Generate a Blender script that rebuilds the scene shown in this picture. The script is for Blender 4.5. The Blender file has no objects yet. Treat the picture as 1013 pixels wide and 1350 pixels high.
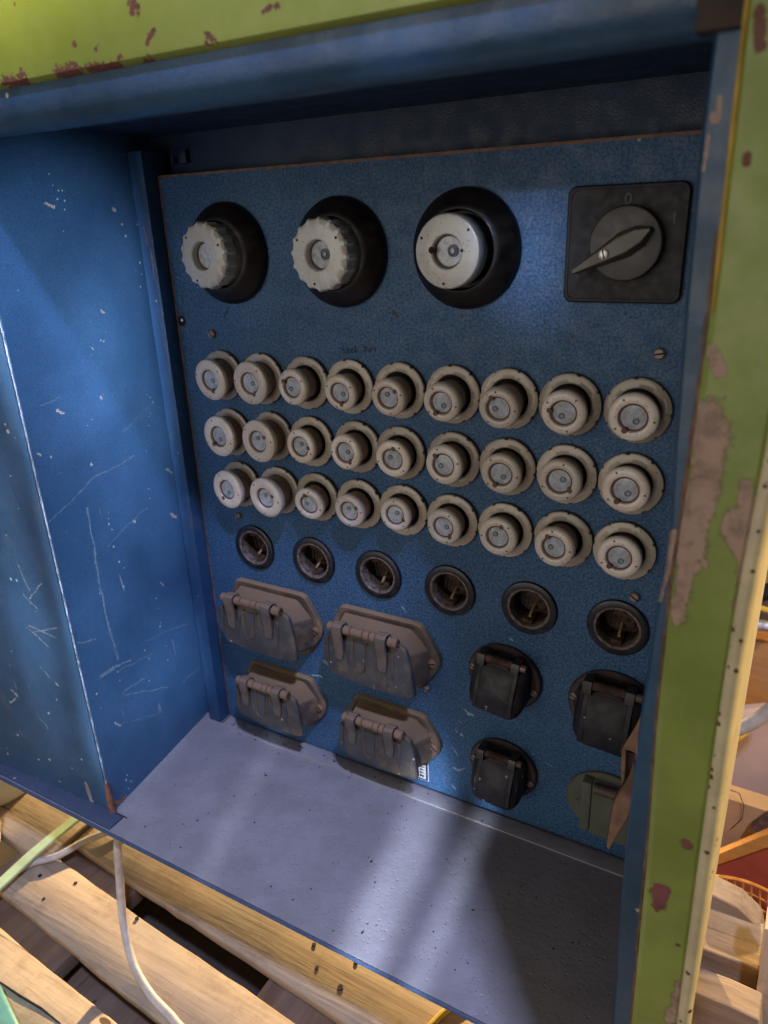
import bpy, bmesh, math, random
from mathutils import Vector, Matrix, Euler
random.seed(7)
S = bpy.context.scene
COL = S.collection
PI = math.pi

# ------------------------------------------------------------------ nodes
class NT:
    def __init__(self, mat):
        self.t = mat.node_tree; self.n = self.t.nodes; self.l = self.t.links
    def new(self, ty, **kw):
        n = self.n.new(ty)
        for k, v in kw.items(): setattr(n, k, v)
        return n
    def put(self, sock, v):
        if isinstance(v, bpy.types.NodeSocket): self.l.new(v, sock)
        elif v is not None:
            if hasattr(sock, 'default_value') and hasattr(sock.default_value, '__len__') and len(sock.default_value) == 4 and len(v) == 3: v = (*v, 1)
            sock.default_value = v
    def math(self, op, a, b=None, c=None, clamp=False):
        n = self.new('ShaderNodeMath', operation=op, use_clamp=clamp)
        self.put(n.inputs[0], a)
        if b is not None: self.put(n.inputs[1], b)
        if c is not None: self.put(n.inputs[2], c)
        return n.outputs[0]
    def vm(self, op, a, b=None, scale=None, out=0):
        n = self.new('ShaderNodeVectorMath', operation=op)
        self.put(n.inputs[0], a)
        if b is not None: self.put(n.inputs[1], b)
        if scale is not None: self.put(n.inputs['Scale'], scale)
        return n.outputs[out]
    def noise(self, vec, scale, detail=4, rough=.55, dist=0, out=0):
        n = self.new('ShaderNodeTexNoise')
        self.put(n.inputs['Vector'], vec); n.inputs['Scale'].default_value = scale
        n.inputs['Detail'].default_value = detail; n.inputs['Roughness'].default_value = rough
        n.inputs['Distortion'].default_value = dist
        return n.outputs[out]
    def vor(self, vec, scale, feature='F1', out='Distance', rnd=1):
        n = self.new('ShaderNodeTexVoronoi', feature=feature)
        self.put(n.inputs['Vector'], vec); n.inputs['Scale'].default_value = scale
        n.inputs['Randomness'].default_value = rnd
        return n.outputs[out]
    def ramp(self, v, lo, hi, a=0., b=1.):
        n = self.new('ShaderNodeMapRange', interpolation_type='SMOOTHSTEP')
        self.put(n.inputs[0], v)
        n.inputs[1].default_value = lo; n.inputs[2].default_value = hi
        n.inputs[3].default_value = a; n.inputs[4].default_value = b
        return n.outputs[0]
    def mix(self, f, a, b):
        n = self.new('ShaderNodeMix', data_type='RGBA')
        self.put(n.inputs[0], f); self.put(n.inputs[6], a); self.put(n.inputs[7], b)
        return n.outputs[2]
    def map(self, vec, scale=(1, 1, 1), rot=(0, 0, 0)):
        n = self.new('ShaderNodeMapping')
        self.put(n.inputs[0], vec); n.inputs['Scale'].default_value = scale; n.inputs['Rotation'].default_value = rot
        return n.outputs[0]
    def bump(self, h, strength, dist=.001, normal=None):
        n = self.new('ShaderNodeBump')
        n.inputs['Strength'].default_value = strength; n.inputs['Distance'].default_value = dist
        self.put(n.inputs['Height'], h)
        if normal is not None: self.put(n.inputs['Normal'], normal)
        return n.outputs[0]
    def segs(self, vec, segs, wob, amp=2.2):
        """mask of irregular strokes: list of (a, b, width)"""
        out = None
        for a, b, w in segs:
            a = Vector(a); b = Vector(b); d = b - a
            L2 = max(d.length_squared, 1e-9)
            pa = self.vm('SUBTRACT', vec, tuple(a))
            h = self.math('MULTIPLY', self.vm('DOT_PRODUCT', pa, tuple(d), out=1), 1 / L2, clamp=True)
            q = self.vm('SCALE', tuple(d), scale=h)
            dist = self.vm('DISTANCE', pa, q, out=1)
            m = self.math('DIVIDE', dist, w)
            out = m if out is None else self.math('MINIMUM', out, m)
        out = self.math('ADD', out, self.math('MULTIPLY', self.math('SUBTRACT', wob, .5), amp))
        return self.ramp(out, .84, .92, 1, 0), self.ramp(out, .92, 1.10, 1, 0)

def newmat(name):
    m = bpy.data.materials.new(name); m.use_nodes = True
    t = NT(m); b = t.n['Principled BSDF']
    tc = t.new('ShaderNodeTexCoord')
    return m, t, b, tc.outputs['Object']

def paint(name, c1, c2, rough=.42, hammer=1.0, layers=(), flat=None, updust=1.6, speck=None, scratch=0., dust=0., dustcol=(.2, .15, .11), spec=.5, rust=None, oi=False, hs=800, var_scale=9, clump=False):
    m, t, b, v = newmat(name)
    if oi:
        o = t.new('ShaderNodeObjectInfo'); v2 = t.vm('ADD', v, t.vm('SCALE', (7.3, 3.1, 5.7), scale=o.outputs['Random']))
    else: v2 = v
    col = t.mix(t.ramp(t.noise(v2, var_scale, 5, .6), .35, .68), c1, c2)
    hm = t.vor(v2, hs, 'SMOOTH_F1')
    cell = t.noise(v2, hs * .9, 2, .6)
    if hammer:
        col = t.mix(t.ramp(cell, .40, .62, 0, .75 * min(1, hammer)), col, tuple(x * .35 for x in c1))
        col = t.mix(t.ramp(hm, .05, .4, .35 * min(1, hammer), 0), col, tuple(min(1, x * 1.7 + .01) for x in c2))
    rg = t.ramp(t.noise(v2, 60, 4), .3, .7, rough - .08, rough + .12)
    wob = t.noise(v2, 300, 3, .7)
    wob2 = t.noise(v2, 90, 4, .7)
    wobc = t.noise(v2, 130, 6, .78) if any(l[2] == 'c' for l in layers) else None
    chipm = None
    if dust:
        dn = t.ramp(t.noise(v2, 38 if not hammer else 24, 5, .75), .60 - .25 * dust, .70)
        up = t.new('ShaderNodeNewGeometry').outputs['Normal']
        sp = t.new('ShaderNodeSeparateXYZ'); t.l.new(up, sp.inputs[0])
        dn = t.math('MAXIMUM', t.math('MULTIPLY', dn, dust), t.math('MULTIPLY', t.ramp(sp.outputs[2], .25, .9), min(1, dust * updust)))
        col = t.mix(dn, col, dustcol)
        rg = t.math('ADD', rg, t.math('MULTIPLY', dn, .35), clamp=True)
    if scratch:
        acc = None
        for ang, sc in (((.0, .0, .5), 1.), ((.9, .3, .0), 1.3), ((.4, .8, 1.1), .8)):
            s = t.noise(t.map(v2, (520 * sc, 8, 14), ang), 1.0, 2, .5, .35)
            g = t.noise(t.vm('ADD', v2, (ang[0] * 9, 1, 2)), 14, 3)
            k = t.math('MULTIPLY', t.ramp(s, .70, .76), t.ramp(g, .56, .66))
            acc = k if acc is None else t.math('MAXIMUM', acc, k)
        col = t.mix(t.math('MULTIPLY', acc, scratch), col, (.36, .40, .42))
    if speck:
        sc, thr, scol, dens = speck
        d = t.math('ADD', t.vor(v2, sc), t.math('MULTIPLY', t.math('SUBTRACT', wob, .5), .12))
        rc = t.vor(v2, sc, out='Color')
        sx = t.new('ShaderNodeSeparateXYZ'); t.l.new(rc, sx.inputs[0])
        size = t.math('MULTIPLY', t.ramp(sx.outputs[0], 1 - dens, 1.0), thr)
        if clump: size = t.math('MULTIPLY', size, t.ramp(t.noise(v2, 11, 3), .42, .62, .15, 1.15))
        mk = t.math('LESS_THAN', d, size)
        col = t.mix(mk, col, scol)
    for lc, segs, wobk in layers:
        vw = t.vm('ADD', v, t.vm('SCALE', t.vm('SUBTRACT', t.noise(v, 55, 2, out=1), (.5, .5, .5)), scale=.006)) if wobk == 'f' else v
        vf = t.vm('MULTIPLY', vw, flat) if flat else vw
        mk, rim = t.segs(vf, [(tuple(p * q for p, q in zip(a, flat)), tuple(p * q for p, q in zip(c, flat)), w) for a, c, w in segs] if flat else segs, wob if wobk == 'f' else wobc, 5.0 if wobk == 'f' else 3.0)
        lcol = t.mix(t.ramp(wob2, .42, .70), lc, tuple(x * .62 for x in lc))
        if wobk == 'c':
            lcol = t.mix(t.ramp(wob, .60, .70, 0, .4), lcol, (.12, .06, .045)); col = t.mix(t.math('MULTIPLY', rim, .45), col, (.05, .035, .02))
        col = t.mix(mk, col, lcol)
        chipm = mk if chipm is None else t.math('MAXIMUM', chipm, mk)
        rg = t.math('ADD', rg, t.math('MULTIPLY', mk, .25), clamp=True)
    if rust:
        rm = t.ramp(t.noise(v2, rust[0], 6, .72), rust[1], rust[1] + .05)
        col = t.mix(rm, col, t.mix(wob2, (.16, .05, .025), (.30, .13, .08)))
        rg = t.math('ADD', rg, t.math('MULTIPLY', rm, .3), clamp=True)
    t.put(b.inputs['Base Color'], col); t.put(b.inputs['Roughness'], rg)
    b.inputs['Specular IOR Level'].default_value = spec
    if hammer: t.put(b.inputs['Normal'], t.bump(hm, .45 * hammer, .0007))
    else:
        hh = t.math('MULTIPLY', wob2, .6)
        if dust: hh = t.math('ADD', hh, t.math('MULTIPLY', dn, 1.2))
        if chipm is not None: hh = t.math('SUBTRACT', hh, t.math('MULTIPLY', chipm, t.math('SUBTRACT', 1.4, wob)))
        t.put(b.inputs['Normal'], t.bump(hh, .5 if chipm is not None else .3, .0008))
    return m

def plain(name, col, rough=.5, metal=0., spec=.5, noise=.25, ns=90, bump=.15, dust=0, dustcol=(.2, .15, .11)):
    m, t, b, v = newmat(name)
    n = t.noise(v, ns, 6, .6)
    c = t.mix(t.ramp(n, .3, .7), tuple(x * (1 - noise) for x in col), tuple(min(1, x * (1 + noise)) for x in col))
    r = t.ramp(n, .3, .7, rough - .06, rough + .1)
    if dust:
        dn = t.math('MULTIPLY', t.ramp(t.noise(v, 45, 7, .7), .4, .7), dust)
        c = t.mix(dn, c, dustcol); r = t.math('ADD', r, t.math('MULTIPLY', dn, .3), clamp=True)
    t.put(b.inputs['Base Color'], c); t.put(b.inputs['Roughness'], r)
    b.inputs['Metallic'].default_value = metal; b.inputs['Specular IOR Level'].default_value = spec
    if bump: t.put(b.inputs['Normal'], t.bump(n, bump, .001))
    return m

def ceramic(name, col, dirt, dirtcol=(.10, .065, .045), rough=.28):
    m, t, b, v = newmat(name)
    o = t.new('ShaderNodeObjectInfo')
    v2 = t.vm('ADD', v, t.vm('SCALE', (3.3, 1.1, 2.7), scale=o.outputs['Random']))
    tint = t.ramp(o.outputs['Random'], 0, 1, 0, 1)
    base = t.mix(tint, tuple(x * .74 for x in col), tuple(min(1, x * 1.16) for x in col))
    base = t.mix(t.ramp(t.noise(v2, 60, 5), .35, .7, 0, .5), base, (col[0] * .8, col[1] * .68, col[2] * .55))
    geo = t.new('ShaderNodeNewGeometry')
    d = t.ramp(t.noise(v2, 130, 8, .75), .66 - .34 * dirt, .80 - .2 * dirt)
    c = t.mix(t.math('MULTIPLY', d, .35 + .5 * dirt), base, dirtcol)
    sp = t.vor(v2, 330)
    c = t.mix(t.math('LESS_THAN', sp, .13), c, (.07, .04, .03))
    t.put(b.inputs['Base Color'], c)
    t.put(b.inputs['Roughness'], t.ramp(d, 0, 1, rough, rough + .4))
    t.put(b.inputs['Normal'], t.bump(t.noise(v2, 220, 5), .12, .001))
    b.inputs['Coat Weight'].default_value = .15
    return m

def wood(name, c1, c2, grey=0., axis='X', ns=1.0, con=1.0):
    m, t, b, v = newmat(name)
    o = t.new('ShaderNodeObjectInfo')
    v2 = t.vm('ADD', v, t.vm('SCALE', (3, 5, 2), scale=o.outputs['Random']))
    sc = {'X': (3, 45, 45), 'Y': (45, 3, 45), 'Z': (45, 45, 3)}[axis]
    g = t.noise(t.map(v2, tuple(s * ns for s in sc)), 1, 7, .62, .6)
    g2 = t.noise(t.map(v2, tuple(s * 5 * ns for s in sc)), 1, 4, .6)
    k = t.noise(v2, 7, 3)
    c = t.mix(t.ramp(g, .3, .7), c1, c2)
    c = t.mix(t.ramp(g2, .5, .72, 0, .45 * con), c, tuple(x * .45 for x in c1))
    c = t.mix(t.ramp(k, .45, .7, 0, .35 + grey * .5), c, (.28, .24, .19))
    crack = t.math('MULTIPLY', t.ramp(t.noise(t.map(v2, tuple(s * 2 * ns for s in sc)), 1, 2, .5), .70, .73), .8 * con)
    c = t.mix(crack, c, (.05, .03, .02))
    c = t.mix(t.ramp(t.noise(v2, 16, 6, .75), .46, .72, 0, .55 * con), c, (.17, .115, .075))
    c = t.mix(t.math('LESS_THAN', t.vor(t.map(v2, {'X': (7, 16, 16), 'Y': (16, 7, 16), 'Z': (16, 16, 7)}[axis]), 1.0), .085), c, (.11, .06, .03))
    st = t.ramp(t.noise(v2, 38, 6, .7), .68, .76, 0, .6)
    c = t.mix(st, c, (.12, .075, .045))
    t.put(b.inputs['Base Color'], c); b.inputs['Roughness'].default_value = .8
    b.inputs['Specular IOR Level'].default_value = .25
    t.put(b.inputs['Normal'], t.bump(t.math('ADD', g, t.math('MULTIPLY', g2, .6)), .5 * con, .002))
    return m

M = {}
RUSTC = (.16, .055, .035); PRIM = (.45, .31, .25); CHIP = (.42, .38, .34)
BL1 = (.031, .086, .175); BL2 = (.056, .138, .27)
M['panel'] = paint('hammered_blue_panel', (.035, .096, .195), (.050, .128, .255), .50, 1.0, hs=520, speck=(70, .10, (.30, .34, .36), .12), scratch=.25, dust=.18, dustcol=(.10, .10, .11), spec=.32,
    layers=[
    ((.26, .33, .38), [((0.2598, 0.0000, -0.3165), (0.2647, 0.0000, -0.3212), 0.001), ((0.2647, 0.0000, -0.3212), (0.2696, 0.0000, -0.3204), 0.0014), ((0.2565, 0.0000, -0.3480), (0.2582, 0.0000, -0.3511), 0.0012), ((0.2498, 0.0000, -0.3926), (0.2549, 0.0000, -0.3945), 0.0014), ((0.2549, 0.0000, -0.3945), (0.2601, 0.0000, -0.3905), 0.0008), ((0.2472, 0.0000, -0.3674), (0.2532, 0.0000, -0.3777), 0.0005), ((0.3452, 0.0000, -0.3491), (0.3528, 0.0000, -0.3524), 0.0004), ((0.2532, 0.0000, -0.3324), (0.2582, 0.0000, -0.3344), 0.0006), ((0.2498, 0.0000, -0.3429), (0.2524, 0.0000, -0.3476), 0.0005), ((0.2669, 0.0000, -0.4034), (0.2720, 0.0000, -0.4053), 0.0008), ((0.2463, 0.0000, -0.4167), (0.2498, 0.0000, -0.4203), 0.001), ((0.3050, 0.0000, -0.2236), (0.3087, 0.0000, -0.2250), 0.0009), ((0.3618, 0.0000, -0.3834), (0.3679, 0.0000, -0.3863), 0.0005), ((0.1634, 0.0000, -0.2869), (0.1759, 0.0000, -0.2925), 0.002), ((0.0932, 0.0000, -0.3089), (0.1048, 0.0000, -0.3133), 0.0025), ((0.0751, 0.0000, -0.3320), (0.0874, 0.0000, -0.3313), 0.0012), ((0.3815, 0.0000, -0.3705), (0.3902, 0.0000, -0.3714), 0.0008), ((0.1924, 0.0000, -0.2174), (0.1966, 0.0000, -0.2215), 0.0008), ((0.3298, 0.0000, -0.3414), (0.3329, 0.0000, -0.3438), 0.0007)], 'f'),
    ((.10, .07, .05), [((0.1937, 0.0000, 0.0651), (0.1959, 0.0000, 0.0639), 0.0022), ((0.2569, 0.0000, 0.0655), (0.2582, 0.0000, 0.0650), 0.0012), ((0.1156, 0.0000, 0.1402), (0.1171, 0.0000, 0.1389), 0.001), ((0.3459, 0.0000, 0.0538), (0.3467, 0.0000, 0.0505), 0.0006)], 'f')])
M['left'] = paint(clump=True, var_scale=5, flat=(0, 1, 1), name='worn_blue_side', c1=BL1, c2=BL2, rough=.40, hammer=.4, speck=(170, .20, (.40, .43, .42), .34), scratch=.6, dust=0.0,
    layers=[(CHIP, [((-0.0860, -0.1169, 0.1623), (-0.0872, -0.1088, 0.1606), 0.0016), ((-0.0980, -0.0405, 0.1574), (-0.0982, -0.0387, 0.1560), 0.0018), ((-0.0901, -0.0762, 0.0696), (-0.0903, -0.0746, 0.0680), 0.0013), ((-0.0768, -0.1472, -0.0102), (-0.0776, -0.1418, -0.0137), 0.0016), ((-0.0713, -0.1773, -0.0402), (-0.0716, -0.1753, -0.0422), 0.0012), ((-0.0798, -0.1199, -0.0680), (-0.0798, -0.1193, -0.0697), 0.0011), ((-0.0949, -0.0184, -0.1060), (-0.0957, -0.0128, -0.1104), 0.0016), ((-0.0932, -0.0210, -0.1575), (-0.0942, -0.0140, -0.1630), 0.0017), ((-0.0844, -0.0789, -0.1420), (-0.0848, -0.0762, -0.1456), 0.0014), ((-0.0853, -0.0940, -0.0090), (-0.0855, -0.0925, -0.0109), 0.0009), ((-0.1012, -0.0019, 0.0394), (-0.1027, 0.0076, 0.0419), 0.0015), ((-0.1026, 0.0051, 0.0516), (-0.1027, 0.0085, 0.0355), 0.0007), ((-0.0672, -0.1563, -0.3388), (-0.0682, -0.1491, -0.3470), 0.0009), ((-0.1031, 0.0047, 0.0732), (-0.1038, 0.0104, 0.0665), 0.0006), ((-0.1081, 0.0321, 0.1006), (-0.1084, 0.0343, 0.0990), 0.0008), ((-0.1039, 0.0053, 0.1032), (-0.1042, 0.0073, 0.1015), 0.0008), ((-0.0863, -0.0952, 0.0380), (-0.0865, -0.0937, 0.0363), 0.0007), ((-0.0864, -0.0531, -0.2275), (-0.0868, -0.0501, -0.2318), 0.0008), ((-0.0955, 0.0045, -0.2278), (-0.0958, 0.0068, -0.2309), 0.0006)], 'f'),
      ((.135, .20, .265), [((-0.0764, -0.1350, -0.1074), (-0.0751, -0.1367, -0.1471), 0.0008), ((-0.0751, -0.1367, -0.1471), (-0.0735, -0.1394, -0.1953), 0.0012), ((-0.0735, -0.1394, -0.1953), (-0.0721, -0.1375, -0.2616), 0.0013), ((-0.0721, -0.1375, -0.2616), (-0.0722, -0.1353, -0.2748), 0.0016), ((-0.0676, -0.1629, -0.2799), (-0.0708, -0.1428, -0.2810), 0.002), ((-0.0708, -0.1428, -0.2810), (-0.0745, -0.1190, -0.2857), 0.0012), ((-0.0714, -0.1673, -0.0997), (-0.0793, -0.1207, -0.0822), 0.0005), ((-0.0793, -0.1207, -0.0822), (-0.0886, -0.0625, -0.0770), 0.0006), ((-0.0701, -0.1424, -0.3137), (-0.0751, -0.1101, -0.3179), 0.0006), ((-0.0702, -0.1410, -0.3174), (-0.0807, -0.0692, -0.3527), 0.0006), ((-0.0713, -0.1342, -0.3145), (-0.0761, -0.1037, -0.3182), 0.0006), ((-0.0788, -0.0932, -0.2786), (-0.0898, -0.0208, -0.2972), 0.0004), ((-0.0710, -0.1409, -0.2868), (-0.0794, -0.0856, -0.2994), 0.0004), ((-0.0685, -0.1851, -0.1038), (-0.0712, -0.1690, -0.0990), 0.0004), ((-0.0777, -0.1193, -0.1546), (-0.0873, -0.0617, -0.1375), 0.0004), ((-0.0675, -0.1540, -0.3433), (-0.0770, -0.0892, -0.3751), 0.0005), ((-0.0842, -0.0454, -0.3632), (-0.0897, -0.0111, -0.3638), 0.0005), ((-0.0661, -0.1806, -0.2292), (-0.0693, -0.1588, -0.2377), 0.0008), ((-0.0744, -0.1643, -0.0013), (-0.0781, -0.1411, 0.0015), 0.0004), ((-0.0876, -0.0733, -0.0484), (-0.0955, -0.0266, -0.0298), 0.0004)], 'f'),
      ((.28, .14, .10), [((-0.0606, -0.1896, -0.3924), (-0.0596, -0.1919, -0.4170), 0.006), ((-0.0597, -0.1914, -0.4154), (-0.0622, -0.1738, -0.4289), 0.003), ((-0.0622, -0.1738, -0.4289), (-0.0637, -0.1641, -0.4292), 0.002)], 'c')])
M['plate'] = paint('scratched_blue_front', (.034, .080, .140), (.052, .125, .22), .38, .35, clump=True, flat=(1, 0, 1), speck=(110, .19, (.42, .45, .44), .42), scratch=1.0, dust=.25, dustcol=(.13, .14, .15),
    layers=[((.30, .33, .33), [((-0.1811, -0.1820, -0.3143), (-0.1737, -0.1820, -0.3187), 0.0018), ((-0.1776, -0.1820, -0.3229), (-0.1910, -0.1820, -0.3321), 0.0012), ((-0.1984, -0.1820, -0.2859), (-0.1938, -0.1820, -0.2874), 0.0014), ((-0.1157, -0.1820, -0.1890), (-0.0929, -0.1820, -0.1700), 0.0005), ((-0.1260, -0.1820, -0.2211), (-0.0883, -0.1820, -0.2285), 0.0006), ((-0.1227, -0.1820, -0.2289), (-0.0843, -0.1820, -0.2147), 0.0006), ((-0.1305, -0.1820, -0.2240), (-0.1033, -0.1820, -0.2411), 0.0005), ((-0.1212, -0.1820, -0.1534), (-0.1129, -0.1820, -0.1801), 0.0005), ((-0.1230, -0.1820, -0.1865), (-0.1077, -0.1820, -0.1996), 0.0006), ((-0.1234, -0.1820, -0.2689), (-0.1125, -0.1820, -0.2792), 0.0005), ((-0.1494, -0.1820, -0.3331), (-0.1354, -0.1820, -0.3479), 0.0004), ((-0.1046, -0.1820, -0.2841), (-0.1029, -0.1820, -0.2863), 0.0012), ((-0.1770, -0.1820, -0.4298), (-0.1710, -0.1820, -0.4317), 0.0008), ((-0.1376, -0.1820, -0.4183), (-0.1340, -0.1820, -0.4190), 0.0008)], 'f'),
      ((.36, .30, .28), [((-0.1387, -0.1820, -0.4441), (-0.1100, -0.1820, -0.4394), 0.006), ((-0.0942, -0.1820, -0.4071), (-0.0887, -0.1820, -0.4408), 0.003)], 'c'),
      ((.012, .01, .01), [((-0.1099, -0.1820, -0.4300), (-0.1077, -0.1820, -0.4353), 0.0012)], 'f')])
M['floorp'] = paint('dusty_grey_blue_sheet', (.262, .238, .245), (.315, .288, .305), .42, .0, speck=(130, .14, (.06, .05, .05), .14), scratch=.25, dust=.0, spec=.6, var_scale=22)
t_ = NT(M['floorp']); b_ = t_.n['Principled BSDF']; v_ = [n for n in t_.n if n.type == 'TEX_COORD'][0].outputs['Object']
t_.put(b_.inputs['Normal'], t_.bump(t_.math('ADD', t_.noise(v_, 170, 4, .65), t_.math('MULTIPLY', t_.ramp(t_.vor(v_, 150), .0, .25), .8)), .35, .0016))
M['dark_blue'] = paint('blue_inside_paint', (.009, .030, .075), (.013, .042, .10), .5, .7, speck=(50, .1, (.3, .25, .2), .1), rust=(20, .74))
M['post'] = paint('blue_corner_post', (.018, .062, .15), (.035, .095, .20), .42, .7, speck=(90, .13, (.4, .36, .34), .2), scratch=.4, dust=.15,
    layers=[((.30, .13, .10), [((-0.0649, -0.0165, 0.1199), (-0.0666, -0.0165, 0.0917), 0.0006), ((-0.0697, -0.0165, 0.1406), (-0.0669, -0.0165, 0.1199), 0.0006), ((-0.0793, -0.0165, 0.1201), (-0.0796, -0.0165, 0.0844), 0.0005)], 'f')])
M['lip'] = paint('blue_frame_lip', (.020, .060, .120), (.034, .098, .19), .38, .35, flat=(1, 0, 1), speck=(60, .1, (.4, .36, .3), .15), scratch=.3, rust=(16, .71),
    layers=[(PRIM, [((0.4613, -0.1960, -0.0148), (0.4600, -0.1960, -0.0321), 0.0035), ((0.4600, -0.1960, -0.0321), (0.4575, -0.1960, -0.0526), 0.0022), ((0.4581, -0.1960, 0.1746), (0.4588, -0.1960, 0.1731), 0.0018), ((0.4572, -0.1960, 0.1670), (0.4566, -0.1960, 0.1540), 0.0007), ((0.4523, -0.1960, 0.1731), (0.4537, -0.1960, 0.1526), 0.0006), ((0.4599, -0.1960, 0.1814), (0.4601, -0.1960, 0.1725), 0.001), ((0.4544, -0.1960, -0.1443), (0.4547, -0.1960, -0.1577), 0.0006)], 'c')])
GR1 = (.215, .275, .055); GR2 = (.285, .355, .085)
M['green'] = paint('chipped_lime_green_paint', GR1, GR2, .38, .0, flat=(1, 0, 1), speck=(45, .08, (.36, .30, .16), .12), scratch=.35, var_scale=14, rust=(34, .73),
    layers=[(RUSTC, [((0.4712, -0.2050, 0.2083), (0.4735, -0.2050, 0.1968), 0.0025), ((0.4740, -0.2050, 0.1583), (0.4738, -0.2050, 0.1555), 0.0014)], 'c'),       (PRIM, [((0.4719, -0.2050, 0.0502), (0.4737, -0.2050, 0.0315), 0.0085), ((0.4737, -0.2050, 0.0315), (0.4733, -0.2050, 0.0087), 0.008), ((0.4722, -0.2050, 0.0085), (0.4709, -0.2050, -0.0239), 0.0075), ((0.4702, -0.2050, -0.0240), (0.4689, -0.2050, -0.0566), 0.0045), ((0.4884, -0.2050, -0.0005), (0.4938, -0.2050, -0.0093), 0.0085), ((0.4918, -0.2050, 0.0190), (0.4981, -0.2050, -0.0429), 0.004), ((0.5069, -0.2050, -0.1118), (0.5077, -0.2050, -0.1613), 0.0028), ((0.4979, -0.2050, -0.3086), (0.4945, -0.2050, -0.3420), 0.0045), ((0.4736, -0.2050, 0.0705), (0.4693, -0.2050, 0.0804), 0.003)], 'c'),
      ((.24, .075, .085), [((0.4884, -0.2050, -0.1982), (0.4893, -0.2050, -0.1994), 0.003), ((0.4785, -0.2050, -0.2382), (0.4784, -0.2050, -0.2505), 0.0052), ((0.4915, -0.2050, -0.2765), (0.4928, -0.2050, -0.2764), 0.0014)], 'c')])
M['green_top'] = paint('rusty_lime_green_rail', (.215, .25, .030), (.27, .305, .045), .38, .0, flat=(1, 0, 1), speck=(60, .12, (.20, .07, .03), .35), scratch=.3, var_scale=8, rust=(48, .715),
    layers=[(RUSTC, [((0.0233, -0.2050, 0.2321), (0.0414, -0.2050, 0.2306), 0.0035), ((0.0372, -0.2050, 0.2319), (0.0415, -0.2050, 0.2331), 0.003), ((0.0753, -0.2050, 0.2307), (0.0926, -0.2050, 0.2300), 0.0045), ((0.1015, -0.2050, 0.2302), (0.1256, -0.2050, 0.2291), 0.003), ((0.2001, -0.2050, 0.2339), (0.2016, -0.2050, 0.2330), 0.003), ((0.1549, -0.2050, 0.2356), (0.1600, -0.2050, 0.2430), 0.0018), ((0.1117, -0.2050, 0.2389), (0.1139, -0.2050, 0.2398), 0.0012), ((0.1296, -0.2050, 0.2329), (0.1317, -0.2050, 0.2338), 0.0015), ((0.2371, -0.2050, 0.2396), (0.2470, -0.2050, 0.2415), 0.0016), ((0.1464, -0.2050, 0.2577), (0.1472, -0.2050, 0.2557), 0.004), ((0.0932, -0.2050, 0.2447), (0.0950, -0.2050, 0.2437), 0.0012), ((0.1443, -0.2050, 0.2285), (0.1535, -0.2050, 0.2290), 0.0018)], 'f')])
M['bead'] = plain('cream_sunlit_worn_edge', (.62, .54, .36), .45, noise=.12, ns=30)  # pale cream puts sunlight on the rounded edge into its colour
def addspeck(m, sc, thr, colr, dens):
    t = NT(m); b = t.n['Principled BSDF']; lk = b.inputs['Base Color'].links[0].from_socket
    v = [n for n in t.n if n.type == 'TEX_COORD'][0].outputs['Object']
    d = t.math('ADD', t.vor(v, sc), t.math('MULTIPLY', t.noise(v, 400, 4), .1))
    sx = t.new('ShaderNodeSeparateXYZ'); t.l.new(t.vor(v, sc, out='Color'), sx.inputs[0])
    mk = t.math('LESS_THAN', d, t.math('MULTIPLY', t.ramp(sx.outputs[0], 1 - dens, 1), thr))
    t.put(b.inputs['Base Color'], t.mix(mk, lk, colr))
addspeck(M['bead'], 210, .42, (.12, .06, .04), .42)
addspeck(M['floorp'], 320, .26, (.14, .12, .11), .3)
M['ridge'] = plain('bare_pale_edge', (.26, .28, .29), .4, noise=.7, ns=110, bump=.4)
M['rust'] = plain('rust', (.17, .065, .04), .8, noise=.5, ns=120, bump=.6)
M['rustpaint'] = plain('rusty_edge_paint', (.16, .085, .05), .6, noise=.5, ns=90, bump=.4)
M['darkrust'] = plain('dark_rusty_joint', (.035, .020, .016), .7, noise=.7, ns=60, bump=.5)
M['ochre'] = plain('ochre_sun_highlight', (.45, .30, .05), .35, noise=.3, ns=40)  # yellow stands in for sunlight reflected along the stile seam
M['bake'] = plain('black_bakelite', (.007, .005, .0045), .42, spec=.35, noise=.3, dust=.28, dustcol=(.028, .018, .014))
M['sockring'] = plain('black_socket_ring', (.009, .008, .013), .32, noise=.3, dust=.15, dustcol=(.06, .05, .045))
M['sockin'] = plain('brown_socket_inside', (.045, .025, .016), .75, spec=.2, noise=.7, ns=220, dust=.6, dustcol=(.115, .065, .038))
M['collar'] = plain('worn_collar', (.125, .092, .075), .6, noise=.6, ns=260)
M['pin'] = plain('brass_pin', (.26, .19, .11), .5, noise=.3)
M['dark'] = plain('dark_gap', (.008, .006, .006), .8, noise=.1)
M['holder'] = ceramic('tan_porcelain_ring', (.43, .375, .30), .2)
M['rim'] = plain('brown_window_rim', (.115, .055, .034), .6, noise=.4)
M['chip'] = plain('chipped_brown_edge', (.075, .045, .03), .7, noise=.4, ns=200)
M['shaft'] = ceramic('dusty_brown_shaft', (.36, .245, .18), .5, (.09, .055, .038), .45)
M['cap'] = ceramic('cream_porcelain_cap', (.68, .61, .535), .22)
M['bigcap'] = ceramic('grey_porcelain_cap', (.52, .52, .49), .10)
M['glass'] = plain('milky_window', (.42, .45, .49), .10, noise=.25, ns=200, dust=.25, dustcol=(.2, .16, .12), bump=.05)
M['button'] = plain('indicator_button', (.22, .24, .27), .25, metal=.3)
M['switchp'] = plain('black_switch_plate', (.008, .007, .010), .5, spec=.3, noise=.3, ns=160, dust=.15, dustcol=(.03, .024, .024))
M['knob'] = plain('grey_switch_dial', (.038, .036, .034), .42, noise=.12)
M['handle'] = plain('olive_switch_handle', (.078, .072, .050), .38, noise=.15)
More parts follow.
